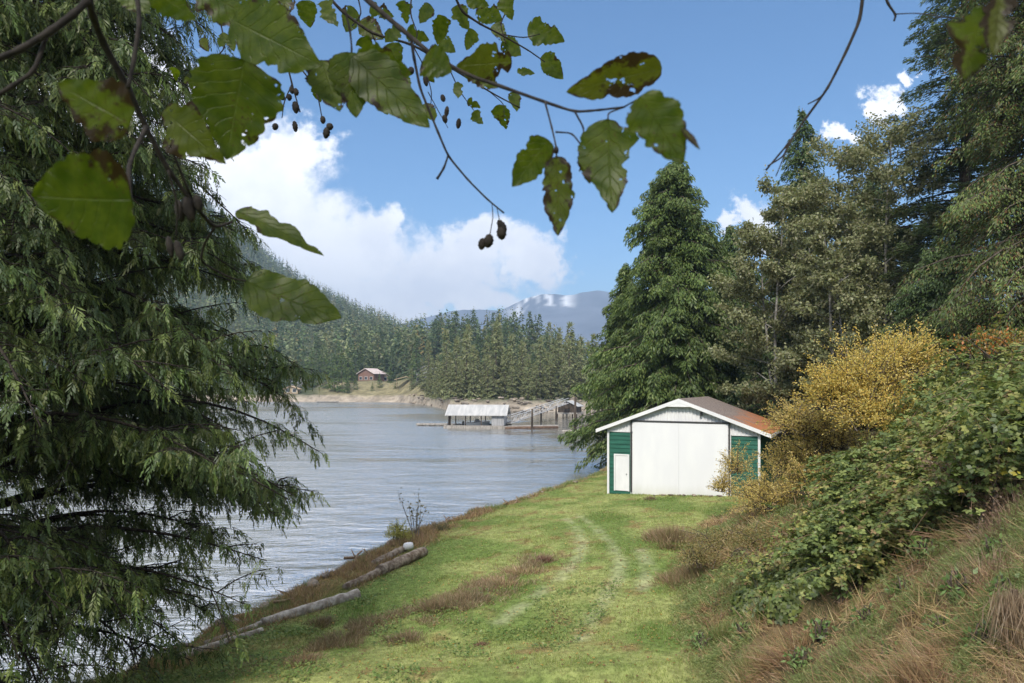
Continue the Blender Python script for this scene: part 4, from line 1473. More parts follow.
def rough_grass():
    r = np.random.default_rng(32)
    # dry grass on the right bank
    n = 300000
    y = 3.2 * (38 / 3.2) ** r.random(n)
    xb = np.interp(y, BK_Y, BK_X)
    x = xb - 0.5 + (np.minimum(12, 0.85 * y + 1.5) + 0.5 - 0 * xb) * r.random(n) ** 1.2
    b = bank_d(x, y)
    cl = fbm(x * 1.3, y * 1.3, 71, 3)
    keep = (b > -0.45) & (r.random(n) < sstep(0.28, 0.55, cl) + 0.55) & (r.random(n) < sstep(-0.5, 0.5, b) + 0.1)
    x, y, cl, b = x[keep], y[keep], cl[keep], b[keep]
    n = len(x)
    grn = 0.6 * fbm(x * 0.7 + 7, y * 0.7, 72, 3) + 0.4 * fbm(x * 2.6, y * 2.6, 75, 3)
    isg = r.random(n) < sstep(0.39, 0.60, grn)
    hue = fbm(x * 1.9, y * 1.9, 76, 3)[:, None]
    dcol = pal(n, DRY, r) * (np.array([0.72, 0.62, 0.55]) * (1 - sstep(0.35, 0.65, hue)) + np.array([1.15, 1.12, 1.0]) * sstep(0.35, 0.65, hue))
    col = np.where(isg[:, None], pal(n, HORSE, r), dcol) * r.uniform(0.7, 1.25, (n, 1))
    tuft = fbm(x * 3.1, y * 3.1, 73, 2)
    L = np.where(isg, r.uniform(0.10, 0.28, n), r.uniform(0.08, 0.42, n) * (0.3 + 1.6 * sstep(0.3, 0.75, tuft))) * np.clip(0.55 + b * 0.4, 0.4, 1)
    k = np.clip(y / 10, 0.6, 2.2)
    ax = (fbm(x * 1.1, y * 1.1, 77, 3) - 0.5) * 4.5
    ay = (fbm(x * 1.1 + 9, y * 1.1, 78, 3) - 0.5) * 4.5
    lift = np.where(r.random(n) < 0.35, r.random(n) * 0.22 * (0.4 + tuft), 0)
    flat = lift > 0
    D = nrm(np.stack([ax + r.normal(0, 0.7, n), ay + r.normal(0, 0.7, n), np.where(flat, r.normal(0, 0.35, n), 0.9)], 1))
    P = np.stack([x, y, gz(x, y) - 0.01 + lift], 1)
    N = nrm(np.stack([r.normal(0, 1, n), r.normal(0, 1, n) - 0.8, np.full(n, 0.3)], 1))
    mb = MB()
    sel = ~isg
    mb.kites(P[sel], D[sel], N[sel], L[sel], 0.0085 * k[sel], col[sel], 0.3)
    tag(mb.build('dry_grass', M_GRASS), 'brown withered grass covering the lower right bank', 'dry grass', kind='stuff')
    mb = MB()
    blades(mb, x[isg], y[isg], L[isg], 0.008 * k[isg], col[isg], 0.6, r, 0.3)
    P = np.stack([x[isg], y[isg], gz(x[isg], y[isg])], 1)
    for j in range(3):                     # feathery side branches
        m = len(P)
        q = P + np.stack([r.normal(0, 0.03, m), r.normal(0, 0.03, m), L[isg] * (0.35 + 0.2 * j)], 1)
        a = r.random(m) * 6.28
        mb.kites(q, nrm(np.stack([np.cos(a), np.sin(a), np.full(m, 0.45)], 1)), nrm(r.normal(0, 1, (m, 3))), r.uniform(0.05, 0.12, m), 0.007 * k[isg], col[isg] * 1.1)
    tag(mb.build('horsetail', M_GRASS), 'feathery green horsetail growing among the dry grass of the bank', 'horsetail', kind='stuff')
    # rim of the lawn at the lake
    n = 90000
    y = 13.2 * (56 / 13.2) ** r.random(n)
    d = 0.3 + r.uniform(0, 2.9, n) * r.random(n) ** 0.6 * (1 - 0.45 * sstep(26, 40, y))
    x = np.interp(y, SH_Y, SH_X) + d * 1.15
    cl = fbm(x * 1.1, y * 1.1, 81, 3)
    keep = r.random(n) < sstep(0.36, 0.6, cl) + 0.10
    x, y, cl = x[keep], y[keep], cl[keep]
    n = len(x)
    gr = r.random(n) < sstep(0.4, 0.65, fbm(x * 0.8, y * 0.8, 83, 3))
    col = np.where(gr[:, None], pal(n, HORSE, r), pal(n, DRY, r) * [1.0, 0.93, 0.86] * r.uniform(0.6, 1.3, (n, 1)))
    mb = MB()
    blades(mb, x, y, r.uniform(0.08, 0.42, n) * (0.4 + cl), 0.011 * np.clip(y / 16, 0.8, 2), col, 0.7, r, 0.2)
    tag(mb.build('shore_weeds', M_GRASS), 'rusty dry weeds along the lake edge of the lawn', 'weeds', kind='stuff')


rough_grass()


def weed_clumps():
    r = np.random.default_rng(33)

    def clump(px, py, rad, h, cols, lab, n=900, flat=False):
        c = hit(px, py)
        sub = r.normal(0, 0.42 if rad > 0.45 else 0.16, (9, 2)) * rad * [1.35, 1.0]
        w = r.integers(0, 9, n)
        x, y = (sub[w] + r.normal(0, 0.26, (n, 2)) * rad).T
        q = np.minimum(np.hypot(x, y), rad * 1.6)
        a = np.arctan2(y, x)
        hs = r.uniform(0.45, 1.25, 9)[w]
        z = gz(c[0] + x, c[1] + y) - c[2]
        D = nrm(np.stack([np.cos(a) * q / rad * 0.8 + r.normal(0, 0.35, n), np.sin(a) * q / rad * 0.8 + r.normal(0, 0.35, n), np.full(n, 0.35 if flat else 0.8)], 1))
        mb = MB().kites(np.stack([x, y, z - 0.02], 1), D, nrm(r.normal(0, 1, (n, 3))), h * hs * r.uniform(0.3, 1.2, n) * (1.1 - 0.5 * (q / rad)), 0.012 * np.clip(c[1] / 14, 0.7, 2), pal(n, cols, r) * r.uniform(0.75, 1.2, (n, 1)), 0.3)
        o = mb.build('weed_clump', M_GRASS)
        o.location = tuple(c)
        tag(o, lab, 'weeds')
    RED = ((0.25, 0.13, 0.11), (0.19, 0.10, 0.085), (0.32, 0.19, 0.14), (0.16, 0.14, 0.07))
    DK = ((0.25, 0.18, 0.12), (0.17, 0.12, 0.075), (0.34, 0.25, 0.16), (0.14, 0.14, 0.055))
    PALE = DRY
    clump(482, 645, 0.28, 0.12, RED, 'flat dark red weed patch in the middle of the near lawn', 700, True)
    clump(462, 603, 0.75, 0.38, DK, 'dark brown weed clump nearest to the lawn from the dry ridge', 1500)
    clump(438, 610, 0.6, 0.42, DK, 'tall brown weeds standing just left of the dark brown clump', 1200)
    clump(500, 585, 0.9, 0.26, PALE, 'pale dry grass mound in the centre of the lawn ridge', 2000)
    clump(524, 572, 0.7, 0.24, PALE, 'pale dry grass mound at the far end of the lawn ridge', 1500)
    clump(542, 562, 0.4, 0.28, RED, 'small reddish weed clump at the far tip of the lawn ridge', 700)
    clump(408, 642, 0.5, 0.28, DK, 'brown weed clump left of the red patch on the near lawn', 1100)
    clump(345, 640, 0.7, 0.30, DK, 'brown weeds below the thick bleached log', 1500)
    clump(300, 662, 0.6, 0.26, PALE, 'dry grass clump below the half buried log', 1300)
    clump(318, 625, 0.5, 0.30, DK, 'dark weeds hiding the middle of the thick bleached log foot', 900)
    clump(672, 540, 1.25, 0.62, ((0.32, 0.22, 0.15), (0.40, 0.29, 0.19), (0.24, 0.18, 0.10), (0.22, 0.22, 0.09)), 'brown bracken clump at the lawn side of the bank, farthest left', 4600)
    clump(694, 578, 1.2, 0.55, ((0.36, 0.25, 0.17), (0.27, 0.19, 0.11), (0.20, 0.21, 0.08)), 'brown green clump below the farthest left bracken', 4200)
    clump(650, 500, 0.35, 0.3, DK, 'small dark weed tuft on the grass before the wide white door', 500)
    clump(762, 668, 0.5, 0.75, ((0.45, 0.38, 0.20), (0.30, 0.26, 0.12), (0.16, 0.2, 0.06)), 'tall straw coloured grass tuft at the bottom of the picture', 900)
    clump(720, 640, 0.35, 0.55, ((0.14, 0.2, 0.06), (0.2, 0.22, 0.08), (0.3, 0.25, 0.12)), 'green upright grass tuft where lawn meets bank', 700)
    clump(862, 655, 0.6, 0.32, RED + DK[:1], 'reddish brown withered clump at the foot of the bank', 1500)
    clump(975, 585, 0.7, 0.45, ((0.36, 0.23, 0.16), (0.28, 0.17, 0.12), (0.42, 0.31, 0.22)), 'pinkish brown feathery clump below the brambles', 2400)
    clump(935, 660, 0.55, 0.32, ((0.34, 0.22, 0.15), (0.25, 0.15, 0.10)), 'drooping brown grass mound at the bottom right', 1600)
    clump(1012, 520, 0.8, 0.5, ((0.34, 0.22, 0.17), (0.26, 0.17, 0.13), (0.40, 0.29, 0.2)), 'pinkish dry clump at the right edge under the arching cane', 2400)
    # hanging dry clump at the right edge
    c = hit(1016, 660)
    n = 700
    P = c + np.stack([r.normal(0, 0.09, n), r.normal(0, 0.09, n), 0.62 + r.normal(0, 0.06, n)], 1)
    D = nrm(np.stack([r.normal(0, 0.22, n), r.normal(0, 0.22, n), -np.ones(n)], 1))
    mb = MB().kites(P - c, D, nrm(r.normal(0, 1, (n, 3))), r.uniform(0.3, 0.68, n), 0.008, pal(n, ((0.30, 0.22, 0.15), (0.22, 0.15, 0.10), (0.38, 0.30, 0.22)), r), 0.4)
    mb.tube([(0, 0, -0.1), (0.02, 0, 0.3), (0, 0.02, 0.66)], [0.05, 0.045, 0.03], 6, (0.14, 0.10, 0.07))
    o = mb.build('dead_fern', M_GRASS)
    o.location = tuple(c)
    tag(o, 'dead grey brown fern hanging down at the lower right edge', 'fern')


weed_clumps()


def leaf_group(mb, P, N, size, cols, r, n3=3):
    """compound leaf: three pointed leaflets, each folded along its midrib"""
    n = len(P)
    a = r.random(n) * 6.28
    T = np.stack([np.cos(a), np.sin(a), np.zeros(n)], 1)
    T = nrm(T - N * (T * N).sum(1, keepdims=True))
    B = np.cross(N, T)
    c = pal(n, cols, r) * r.uniform(0.75, 1.25, (n, 1))
    for k in range(n3):
        th = (0, 1.25, -1.25)[k]
        D = nrm(T * math.cos(th) + B * math.sin(th) - np.array([0, 0, 0.35]) + r.normal(0, 0.15, (n, 3)))
        Nn = nrm(N + r.normal(0, 0.25, (n, 3)))
        mb.kites(P + D * 0.012, D, Nn, size * (1.0 if k == 0 else 0.85) * r.uniform(0.8, 1.2, n), size * 0.72, c * r.uniform(0.9, 1.1, (n, 1)), 0.42)


def mound_points(blobs, n, r, shell=0.30):
    """points in the outer shell of a group of ellipsoids standing on the ground"""
    w = np.array([b[3] * b[4] for b in blobs])
    idx = r.choice(len(blobs), n, p=w / w.sum())
    bb = np.array([b[:6] for b in blobs])[idx]
    d = nrm(r.normal(0, 1, (n, 3)))
    d[:, 2] = np.abs(d[:, 2]) * 0.95 - 0.12
    q = 1 - shell * r.random(n) ** 1.5
    lump = 0.55 + 0.95 * fbm(d[:, 0] * 2.6 + bb[:, 0] * 3, d[:, 1] * 2.6 + d[:, 2] * 2.2 + bb[:, 1], 91, 4)
    P = bb[:, :3] + d * bb[:, 3:6] * (q * lump)[:, None]
    N = nrm(d / bb[:, 3:6] + np.array([0, 0, 0.25]) + r.normal(0, 0.35, (n, 3)))
    ok = P[:, 2] > gz(P[:, 0], P[:, 1]) - 0.05
    return P[ok], N[ok], q[ok]


def brambles():
    r = np.random.default_rng(34)
    GREEN = ((0.17, 0.22, 0.06), (0.11, 0.16, 0.05), (0.25, 0.29, 0.09), (0.08, 0.115, 0.04), (0.33, 0.33, 0.10))

    def blob(px, py, rad, h):
        p = hit(px, py, h * 0.75)
        return (p[0], p[1], p[2], rad, rad, h)
    big = [blob(*b) for b in ((1060, 375, 1.8, 1.7), (1000, 372, 1.5, 1.5), (945, 378, 1.4, 1.4), (1030, 420, 1.3, 1.3), (975, 420, 1.2, 1.3), (920, 425, 1.2, 1.2), (885, 452, 1.2, 1.2),
                              (945, 462, 0.9, 1.0), (900, 490, 0.9, 1.0), (845, 485, 1.2, 1.2), (858, 520, 1.0, 1.1), (812, 520, 1.0, 1.0), (905, 520, 0.9, 0.9), (955, 480, 0.9, 1.0), (870, 545, 0.7, 0.8), (800, 545, 0.8, 0.9))]
    c = np.array(big[5][:3])
    t = thing('bramble_thicket', 'large green bramble thicket spreading over the right bank', 'brambles', c)
    P, N, q = mound_points(big, 12000, r, 0.5)
    mb = MB()
    leaf_group(mb, P - c, N, 0.092, GREEN, r)
    yel = r.random(len(P)) < 0.05
    leaf_group(mb, P[yel] - c + N[yel] * 0.03, N[yel], 0.085, ((0.42, 0.36, 0.06), (0.30, 0.30, 0.08)), r)
    mb.build('foliage', M_BROAD, t)
    mc = MB()
    CP, CN = [], []
    for i in range(1150):
        b = np.array(big[r.integers(0, len(big))])
        a = r.random() * 6.28 if i % 3 else r.normal(-2.4, 0.8)
        st = np.linspace(0, 1, 9)
        o = b[:3] + np.array([r.normal(0, 0.45 * b[3]), r.normal(0, 0.45 * b[3]), 0.0])
        o[2] = float(gz(o[0], o[1])) + r.uniform(0.1, 0.55) * b[5]
        ln = r.uniform(0.7, 1.8)
        if float(fbm(np.array(o[0] * 0.8), np.array(o[1] * 0.8), 97, 3)) < 0.44:
            continue
        p = o + np.stack([np.cos(a) * ln * st, np.sin(a) * ln * st, np.zeros(9)], 1)
        top = b[5] * r.uniform(0.35, 0.95)
        p[:, 2] = o[2] + top * np.sin(st * math.pi * r.uniform(0.55, 0.8)) + (gz(p[:, 0], p[:, 1]) - gz(o[0], o[1])) * 0.7
        if i < 330:
            mc.tube(p - c, 0.007 * (1.1 - st * 0.7), 4)
        m = int(ln / 0.055)
        u = r.uniform(0.2, 1.0, m)
        q0 = np.stack([np.interp(u, st, p[:, k]) for k in range(3)], 1)
        q0[:, :2] += np.stack([-np.sin(a) * r.normal(0, 0.07, m), np.cos(a) * r.normal(0, 0.07, m)], 1)
        CP.append(q0)
        CN.append(nrm(r.normal(0, 0.28, (m, 3)) + np.array([math.cos(a) * 0.25, math.sin(a) * 0.25, 1.0])))
    CP, CN = np.concatenate(CP), np.concatenate(CN)
    mb2 = MB()
    shoot = fbm(CP[:, 0] * 1.2, CP[:, 1] * 1.2, 95, 3)
    lo, hi = shoot < 0.5, shoot >= 0.5
    leaf_group(mb2, CP[lo] - c, CN[lo], 0.10, GREEN[:4], r)
    leaf_group(mb2, CP[hi] - c, CN[hi], 0.088, GREEN[:3] + GREEN[4:] + ((0.36, 0.30, 0.10), (0.24, 0.16, 0.09)), r)
    mb2.build('leafy_shoots', M_BROAD, t)
    mc.build('cane', M_CANE, t)
    small = [blob(*b) for b in ((768, 566, 0.65, 0.8), (795, 575, 0.6, 0.75), (755, 590, 0.5, 0.6), (815, 560, 0.6, 0.7), (785, 592, 0.5, 0.55))]
    c = np.array(small[0][:3])
    t = thing('bramble_bush', 'small bramble bush with pale grey green leaves at the lower end of the thicket', 'brambles', c)
    P, N, q = mound_points(small, 4200, r, 0.4)
    mb = MB()
    leaf_group(mb, P - c, N, 0.115, GREEN[:3] + ((0.2, 0.24, 0.14),), r)
    mb.build('foliage', M_BROAD, t)
    mc = MB()
    for i in range(16):
        a = r.random() * 6.28
        s = np.linspace(0, 1, 7)
        p = np.array([r.normal(0, 0.2), r.normal(0, 0.2), -0.1]) + np.stack([np.cos(a) * 0.8 * s, np.sin(a) * 0.8 * s, 1.0 * np.sin(s * 2.3)], 1)
        mc.tube(p, 0.007, 4, (0.12, 0.07, 0.05))
    mc.build('cane', M_BARK, t)


brambles()


def sticks():
    r = np.random.default_rng(44)
    first = None
    for i in range(26):
        y = r.uniform(16, 40)
        x = np.interp(y, SH_Y, SH_X) + r.uniform(0.2, 1.9)
        if first is None:
            s_ = np.linspace(-0.5, 0.5, 7)
            p = np.stack([s_, 0.06 * np.sin(s_ * 5), 0.03 * np.cos(s_ * 4)], 1)
            mb = MB().tube(p, 0.035 * (1.1 - (s_ + 0.5) * 0.6), 6)
            mb.tube([(0.1, 0.02, 0.03), (0.2, 0.12, 0.08), (0.3, 0.2, 0.12)], [0.018, 0.014, 0.008], 5)
            first = mb.build('driftwood_stick', M_CANE, smooth=True)
            tag(first, 'short bleached driftwood stick lying among the weeds of the lake edge', 'driftwood', 'driftwood sticks along the lake edge')
            o = first
        else:
            o = copy_tree(first, (0, 0, 0))
        sc = r.uniform(0.6, 1.9)
        o.location = (x, y, float(gz(x, y)) + 0.07)
        o.scale = (sc, sc, sc)
        o.rotation_euler = (r.normal(0, 0.12), r.normal(0, 0.12), r.normal(1.0, 0.6))


sticks()


def shrub(seed, blobs, nleaf, size, cols, lab, nst=60, name='shrub', airy=0.9, stemcol=(0.1, 0.075, 0.05), wisps=40):
    r = np.random.default_rng(seed)
    c = np.array(blobs[0][:3])
    t = thing(name, lab, 'shrub', c)
    P, N, q = mound_points(blobs, nleaf, r, airy)
    mb, ms = MB(), MB()
    n = len(P)
    D = nrm(r.normal(0, 1, (n, 3)) + N * 0.6 + [0, 0, 0.2])
    mb.kites(P - c, D, nrm(r.normal(0, 1, (n, 3)) + N), size * r.uniform(0.6, 1.3, n), size * 0.5 * r.uniform(0.7, 1.2, n), pal(n, cols, r) * r.uniform(0.75, 1.25, (n, 1)))
    for i in range(nst + wisps):
        b = np.array(blobs[r.integers(0, len(blobs))])
        d = nrm(r.normal(0, 1, 3) * [1, 1, 0.5] + [0, 0, 0.8])
        k = 1.0 if i < nst else r.uniform(0.8, 1.5)
        e = b[:3] + d * b[3:6] * k
        o = b[:3] + np.array([r.normal(0, 0.25 * b[3]), r.normal(0, 0.25 * b[3]), -0.15])
        s = np.linspace(0, 1, 7)[:, None]
        p = o * (1 - s) + e * s + np.array([0, 0, 1.0]) * np.sin(s * math.pi) * 0.12
        ms.tube(p - c, 0.014 * (1.05 - s[:, 0]) + 0.003, 4, stemcol)
        if i >= nst:
            m = 70
            u = r.uniform(0.25, 1.0, m)
            q0 = o + (e - o) * u[:, None] + np.array([0, 0, 0.12]) * np.sin(u * math.pi)[:, None] + r.normal(0, 0.05, (m, 3))
            mb.kites(q0 - c, nrm(r.normal(0, 1, (m, 3)) + d), nrm(r.normal(0, 1, (m, 3))), size * r.uniform(0.6, 1.2, m), size * 0.5, pal(m, cols, r))
    ms.build('stems', M_BARK, t)
    mb.build('foliage', M_BROAD, t)
    return t


def shrubs():
    def b(px, py, Y, rx, rz):
        p = at(px, py, Y)
        return (p[0], p[1], p[2], rx, rx * 0.9, rz)
    YEL = ((0.66, 0.48, 0.10), (0.54, 0.44, 0.13), (0.72, 0.58, 0.20), (0.40, 0.37, 0.11), (0.60, 0.38, 0.08))
    YG = ((0.58, 0.43, 0.12), (0.44, 0.36, 0.12), (0.66, 0.53, 0.19), (0.34, 0.29, 0.10), (0.50, 0.34, 0.13))
    shrub(51, [b(868, 395, 20, 1.5, 1.6), (b(905, 372, 20.5, 1.0, 1.1)), b(838, 405, 20, 1.0, 1.0), b(878, 425, 19, 1.2, 0.9)], 6500, 0.07, YEL,
          'bright golden yellow shrub on top of the bank right of the boathouse', 60, wisps=560)
    shrub(52, [b(798, 472, 24, 1.4, 1.1), b(830, 448, 22.5, 1.4, 1.2), b(768, 500, 25, 1.1, 0.8), b(775, 505, 23, 1.3, 0.9), b(815, 490, 21, 1.1, 0.9), b(800, 430, 22.5, 1.2, 1.0)], 9000, 0.07, YG,
          'yellow brown bush in front of the right corner of the boathouse', 70, wisps=460)
    shrub(53, [b(735, 470, 30, 0.8, 1.1), b(722, 488, 29, 0.7, 0.7)], 2600, 0.07, YG, 'thin bush with bare twigs before the right edge of the white door', 26, wisps=26)
    shrub(54, [b(985, 352, 15.5, 0.9, 0.55), b(1015, 345, 16, 0.6, 0.5)], 500, 0.08, ((0.45, 0.14, 0.03), (0.50, 0.22, 0.05), (0.20, 0.20, 0.05), (0.14, 0.17, 0.05), (0.12, 0.16, 0.05)),
          'orange red leaved bush showing over the top of the brambles', 12, wisps=9)
    shrub(55, [b(720, 545, 22, 1.1, 0.7), b(700, 560, 20.5, 0.8, 0.55), b(755, 545, 20, 1.0, 0.7)], 9000, 0.06, ((0.24, 0.20, 0.08), (0.34, 0.25, 0.11), (0.18, 0.19, 0.07)),
          'low olive brown bush between the lawn and the bramble thicket', 30, wisps=20)
    p = hit(992, 505)
    shrub(68, [(p[0], p[1], p[2] + 0.3, 0.9, 0.8, 0.9), (p[0] + 1.0, p[1] - 0.3, p[2] + 0.5, 0.8, 0.7, 0.8), (p[0] - 0.3, p[1] - 0.9, p[2] - 0.1, 0.6, 0.6, 0.5)], 5200, 0.06,
          ((0.26, 0.17, 0.12), (0.36, 0.25, 0.18), (0.18, 0.12, 0.08), (0.20, 0.19, 0.08)), 'dead pinkish brown brush just below the brambles at the right edge', 60, name='dead_brush', wisps=90)
    # leafy weeds on the lower bank
    first = None
    rr = np.random.default_rng(66)
    for px, py in ((940, 640), (905, 600), (868, 628), (820, 640), (985, 655), (742, 640), (800, 668), (960, 600), (890, 668), (1005, 600), (770, 622), (845, 600), (715, 610), (700, 650), (925, 560), (995, 560)):
        p = hit(px, py)
        if first is None:
            first = shrub(67, [(p[0], p[1], p[2] + 0.05, 0.22, 0.2, 0.25)], 110, 0.085, ((0.16, 0.25, 0.08), (0.22, 0.30, 0.12), (0.10, 0.17, 0.05)), 'small green leafy weed growing in the dry grass of the lower bank', 6, wisps=0, name='leafy_weed')
            first['category'] = 'weed'
            first['group'] = 'leafy weeds on the lower bank'
        else:
            copy_tree(first, (p[0], p[1], p[2] + 0.05), rr.uniform(0, 6), rr.uniform(0.7, 1.5))
    # lake edge
    p = hit(398, 543)
    shrub(56, [(p[0], p[1], p[2] + 0.3, 0.62, 0.5, 0.55)], 2200, 0.06, ((0.40, 0.38, 0.08), (0.30, 0.32, 0.08), (0.46, 0.40, 0.13)), 'small yellow green bush at the lake edge above the rotting log', 10, wisps=6)
    p = hit(440, 530)
    shrub(57, [(p[0], p[1], p[2], 0.45, 0.4, 0.35)], 700, 0.06, ((0.12, 0.14, 0.06), (0.2, 0.16, 0.08)), 'tiny dark bush at the lake edge right of the thin sapling', 8, wisps=3)
    # sapling
    r = np.random.default_rng(58)
    p = hit(416, 538)
    t = thing('sapling', 'thin nearly bare sapling standing against the water at the lake edge', 'sapling', p)
    ms, ml = MB(), MB()
    for i in range(7):
        e = np.array([r.normal(0, 0.55), r.normal(0, 0.3), r.uniform(1.2, 2.1)])
        s = np.linspace(0, 1, 6)[:, None]
        q = e * s + np.array([r.normal(0, 0.08), 0, 0]) * (1 - s)
        ms.tube(q, 0.016 * (1.1 - s[:, 0]) + 0.006, 4)
        m = 14
        u = r.uniform(0.5, 1.0, m)[:, None]
        ml.kites(e * u + r.normal(0, 0.1, (m, 3)), nrm(r.normal(0, 1, (m, 3))), nrm(r.normal(0, 1, (m, 3))), 0.11, 0.075, pal(m, ((0.12, 0.11, 0.05), (0.08, 0.08, 0.04), (0.2, 0.17, 0.08)), r))
    ms.build('stems', M_GREYBARK, t)
    ml.build('foliage', M_BROAD, t)
    # bare canes at the right edge
    for pts, rad, lab, Y in (([(990, 540), (995, 490), (1000, 450), (1006, 425)], 0.012, 'dark bare upright stem standing in the brambles at the right edge', None),
                             ([(940, 545), (965, 532), (995, 523), (1040, 516)], 0.011, 'pale bare cane arching out at the right edge below the brambles', None)):
        a = hit(*pts[0])
        Yd = a[1]
        q = np.array([at(x, y, Yd - 0.25 * i) for i, (x, y) in enumerate(pts)]) if rad == 0.011 else np.array([at(x, y, Yd) for x, y in pts])
        s = np.linspace(0, len(pts) - 1, 12)
        q = np.stack([np.interp(s, np.arange(len(pts)), q[:, k]) for k in range(3)], 1)
        mb = MB().tube(q - a, rad * np.linspace(1.2, 0.5, 12), 5)
        for k in range(6):
            o = q[4 + k] - a
            e = o + np.array([r.normal(0, 0.12), r.normal(0, 0.08), r.uniform(0.02, 0.2)])
            mb.tube([o, (o + e) / 2 + [0, 0, 0.02], e], [0.005, 0.004, 0.002], 3)
        o = mb.build('bare_stem', M_BARK if rad == 0.012 else M_GREYBARK, smooth=True)
        o.location = tuple(a)
        tag(o, lab, 'stem')


shrubs()


# ------------------------------------------------------------------ alder branches hanging close to the lens
def alder_leaf_fn(g, out):
    at_ = g.new('ShaderNodeAttribute', attribute_name='Col')
    sep = g.new('ShaderNodeSeparateColor')
    g.link(at_.outputs['Color'], sep.inputs[0])
    s, t, rnd = sep.outputs[0], sep.outputs[1], sep.outputs[2]
    tc = g.new('ShaderNodeTexCoord')
    P = tc.outputs['Object']
    n = g.noise(P, 45.0, 5.0, 0.6)
    nb = g.noise(P, 22.0, 5.0, 0.65)
    nf = g.noise(P, 300.0, 3.0, 0.6)
    ta = g.math('ABSOLUTE', g.math('SUBTRACT', t, 0.5))
    ta = g.math('MULTIPLY', ta, 2.0)
    ph = g.math('FRACT', g.math('SUBTRACT', g.math('MULTIPLY', s, 8.0), g.math('MULTIPLY', ta, 2.2)))
    vein = g.step(g.math('ABSOLUTE', g.math('SUBTRACT', ph, 0.5)), 0.0, 0.09, 1.0, 0.0)
    mid = g.step(ta, 0.0, 0.05, 1.0, 0.0)
    vein = g.math('MAXIMUM', vein, mid)
    c = g.mix(g.step(n, 0.3, 0.7), (0.045, 0.078, 0.006), (0.095, 0.130, 0.012))
    c = g.mix(g.math('MULTIPLY', g.step(rnd, 0.5, 1.0), 0.5), c, (0.12, 0.115, 0.022))
    c = g.mix(g.math('MULTIPLY', vein, 0.22), c, (0.10, 0.12, 0.03))
    c = g.mix(g.math('MULTIPLY', g.step(g.math('ADD', nf, g.math('MULTIPLY', nb, 0.5)), 0.86, 0.96), 0.8), c, (0.07, 0.05, 0.02))
    e = g.math('ADD', g.math('MULTIPLY', ta, 0.34), g.math('MULTIPLY', g.math('SUBTRACT', nb, 0.5), 1.5))
    e = g.math('ADD', e, g.math('MULTIPLY', rnd, 0.28))
    brown = g.step(e, 0.44, 0.54)
    c = g.mix(brown, c, (0.035, 0.022, 0.012))
    d = g.new('ShaderNodeBsdfDiffuse')
    tr = g.new('ShaderNodeBsdfTranslucent')
    gl = g.new('ShaderNodeBsdfGlossy')
    gl.inputs['Roughness'].default_value = 0.45
    g.link(c, d.inputs['Color'])
    g.link(g.mix(1.0, c, (1.05, 1.05, 0.4), 'MULTIPLY'), tr.inputs['Color'])
    bn = g.new('ShaderNodeBump')
    bn.inputs['Distance'].default_value = 0.0006
    g.link(g.math('SUBTRACT', n, vein), bn.inputs['Height'])
    for x in (d, gl):
        g.link(bn.outputs[0], x.inputs['Normal'])
    m1, m2, m3 = (g.new('ShaderNodeMixShader') for _ in range(3))
    m1.inputs[0].default_value = 0.68
    g.link(d.outputs[0], m1.inputs[1])
    g.link(tr.outputs[0], m1.inputs[2])
    m2.inputs[0].default_value = 0.015
    g.link(m1.outputs[0], m2.inputs[1])
    g.link(gl.outputs[0], m2.inputs[2])
    # insect holes, mostly inside the brown parts
    hole = g.math('MULTIPLY', g.step(g.noise(P, 95.0, 2.0, 0.5), 0.66, 0.69), g.step(e, 0.30, 0.4))
    tp = g.new('ShaderNodeBsdfTransparent')
    g.link(hole, m3.inputs[0])
    g.link(m2.outputs[0], m3.inputs[1])
    g.link(tp.outputs[0], m3.inputs[2])
    g.link(m3.outputs[0], out.inputs['Surface'])


M_ALDER = mat('alder_leaf', alder_leaf_fn)


def leaf_mesh(A, B, width, r, roll=0.0, curl=0.15, fold=0.25, bite=0.12, rnd=None, sections=40, eye=(0, 1, 0)):
    """toothed oval leaf from its base A to its tip B"""
    A, B = np.array(A, float), np.array(B, float)
    d = B - A
    L = np.linalg.norm(d)
    D = d / L
    toward = nrm(-np.array(eye, float))
    S = nrm(np.cross(D, toward))
    N = np.cross(S, D)
    S, N = S * math.cos(roll) + N * math.sin(roll), N * math.cos(roll) - S * math.sin(roll)
    s = np.linspace(0, 1, sections)
    shape = np.sin(math.pi * s ** 0.78) ** 0.72 * (1 - 0.18 * s)
    cross = np.array([-1, -0.66, -0.33, 0, 0.33, 0.66, 1.0])
    sv = r.integers(0, 1000)
    vv, cc = [], []
    bend = curl * L
    for side in range(1):
        teeth = 1 + 0.05 * np.abs(((s * 16) % 1) - 0.5) * 2 - 0.035 + 0.04 * np.sin(s * 8 * 6.28)
        wl = width / 2 * shape * (teeth + bite * np.minimum(0, (fbm(s * 5, s * 0 + 1, sv, 3) - 0.62)) * 3)
        wr = width / 2 * shape * (np.roll(teeth, 2) + bite * np.minimum(0, (fbm(s * 5, s * 0 + 9, sv, 3) - 0.62)) * 3)
        for i, si in enumerate(s):
            for c in cross:
                w = (wl if c < 0 else wr)[i]
                p = A + d * si + S * (c * w) + N * (fold * abs(c) * w - bend * math.sin(si * math.pi) * 0.5 + 0.022 * width * math.sin(si * 25 + c * 3) * abs(c))
                p = p + D * (abs(c) * w * -0.18)
                vv.append(p)
                cc.append((si, 0.5 + c * 0.5, 0))
    cc = np.array(cc)
    cc[:, 2] = r.random() if rnd is None else rnd
    return np.array(vv), gridfaces(sections, len(cross)), cc


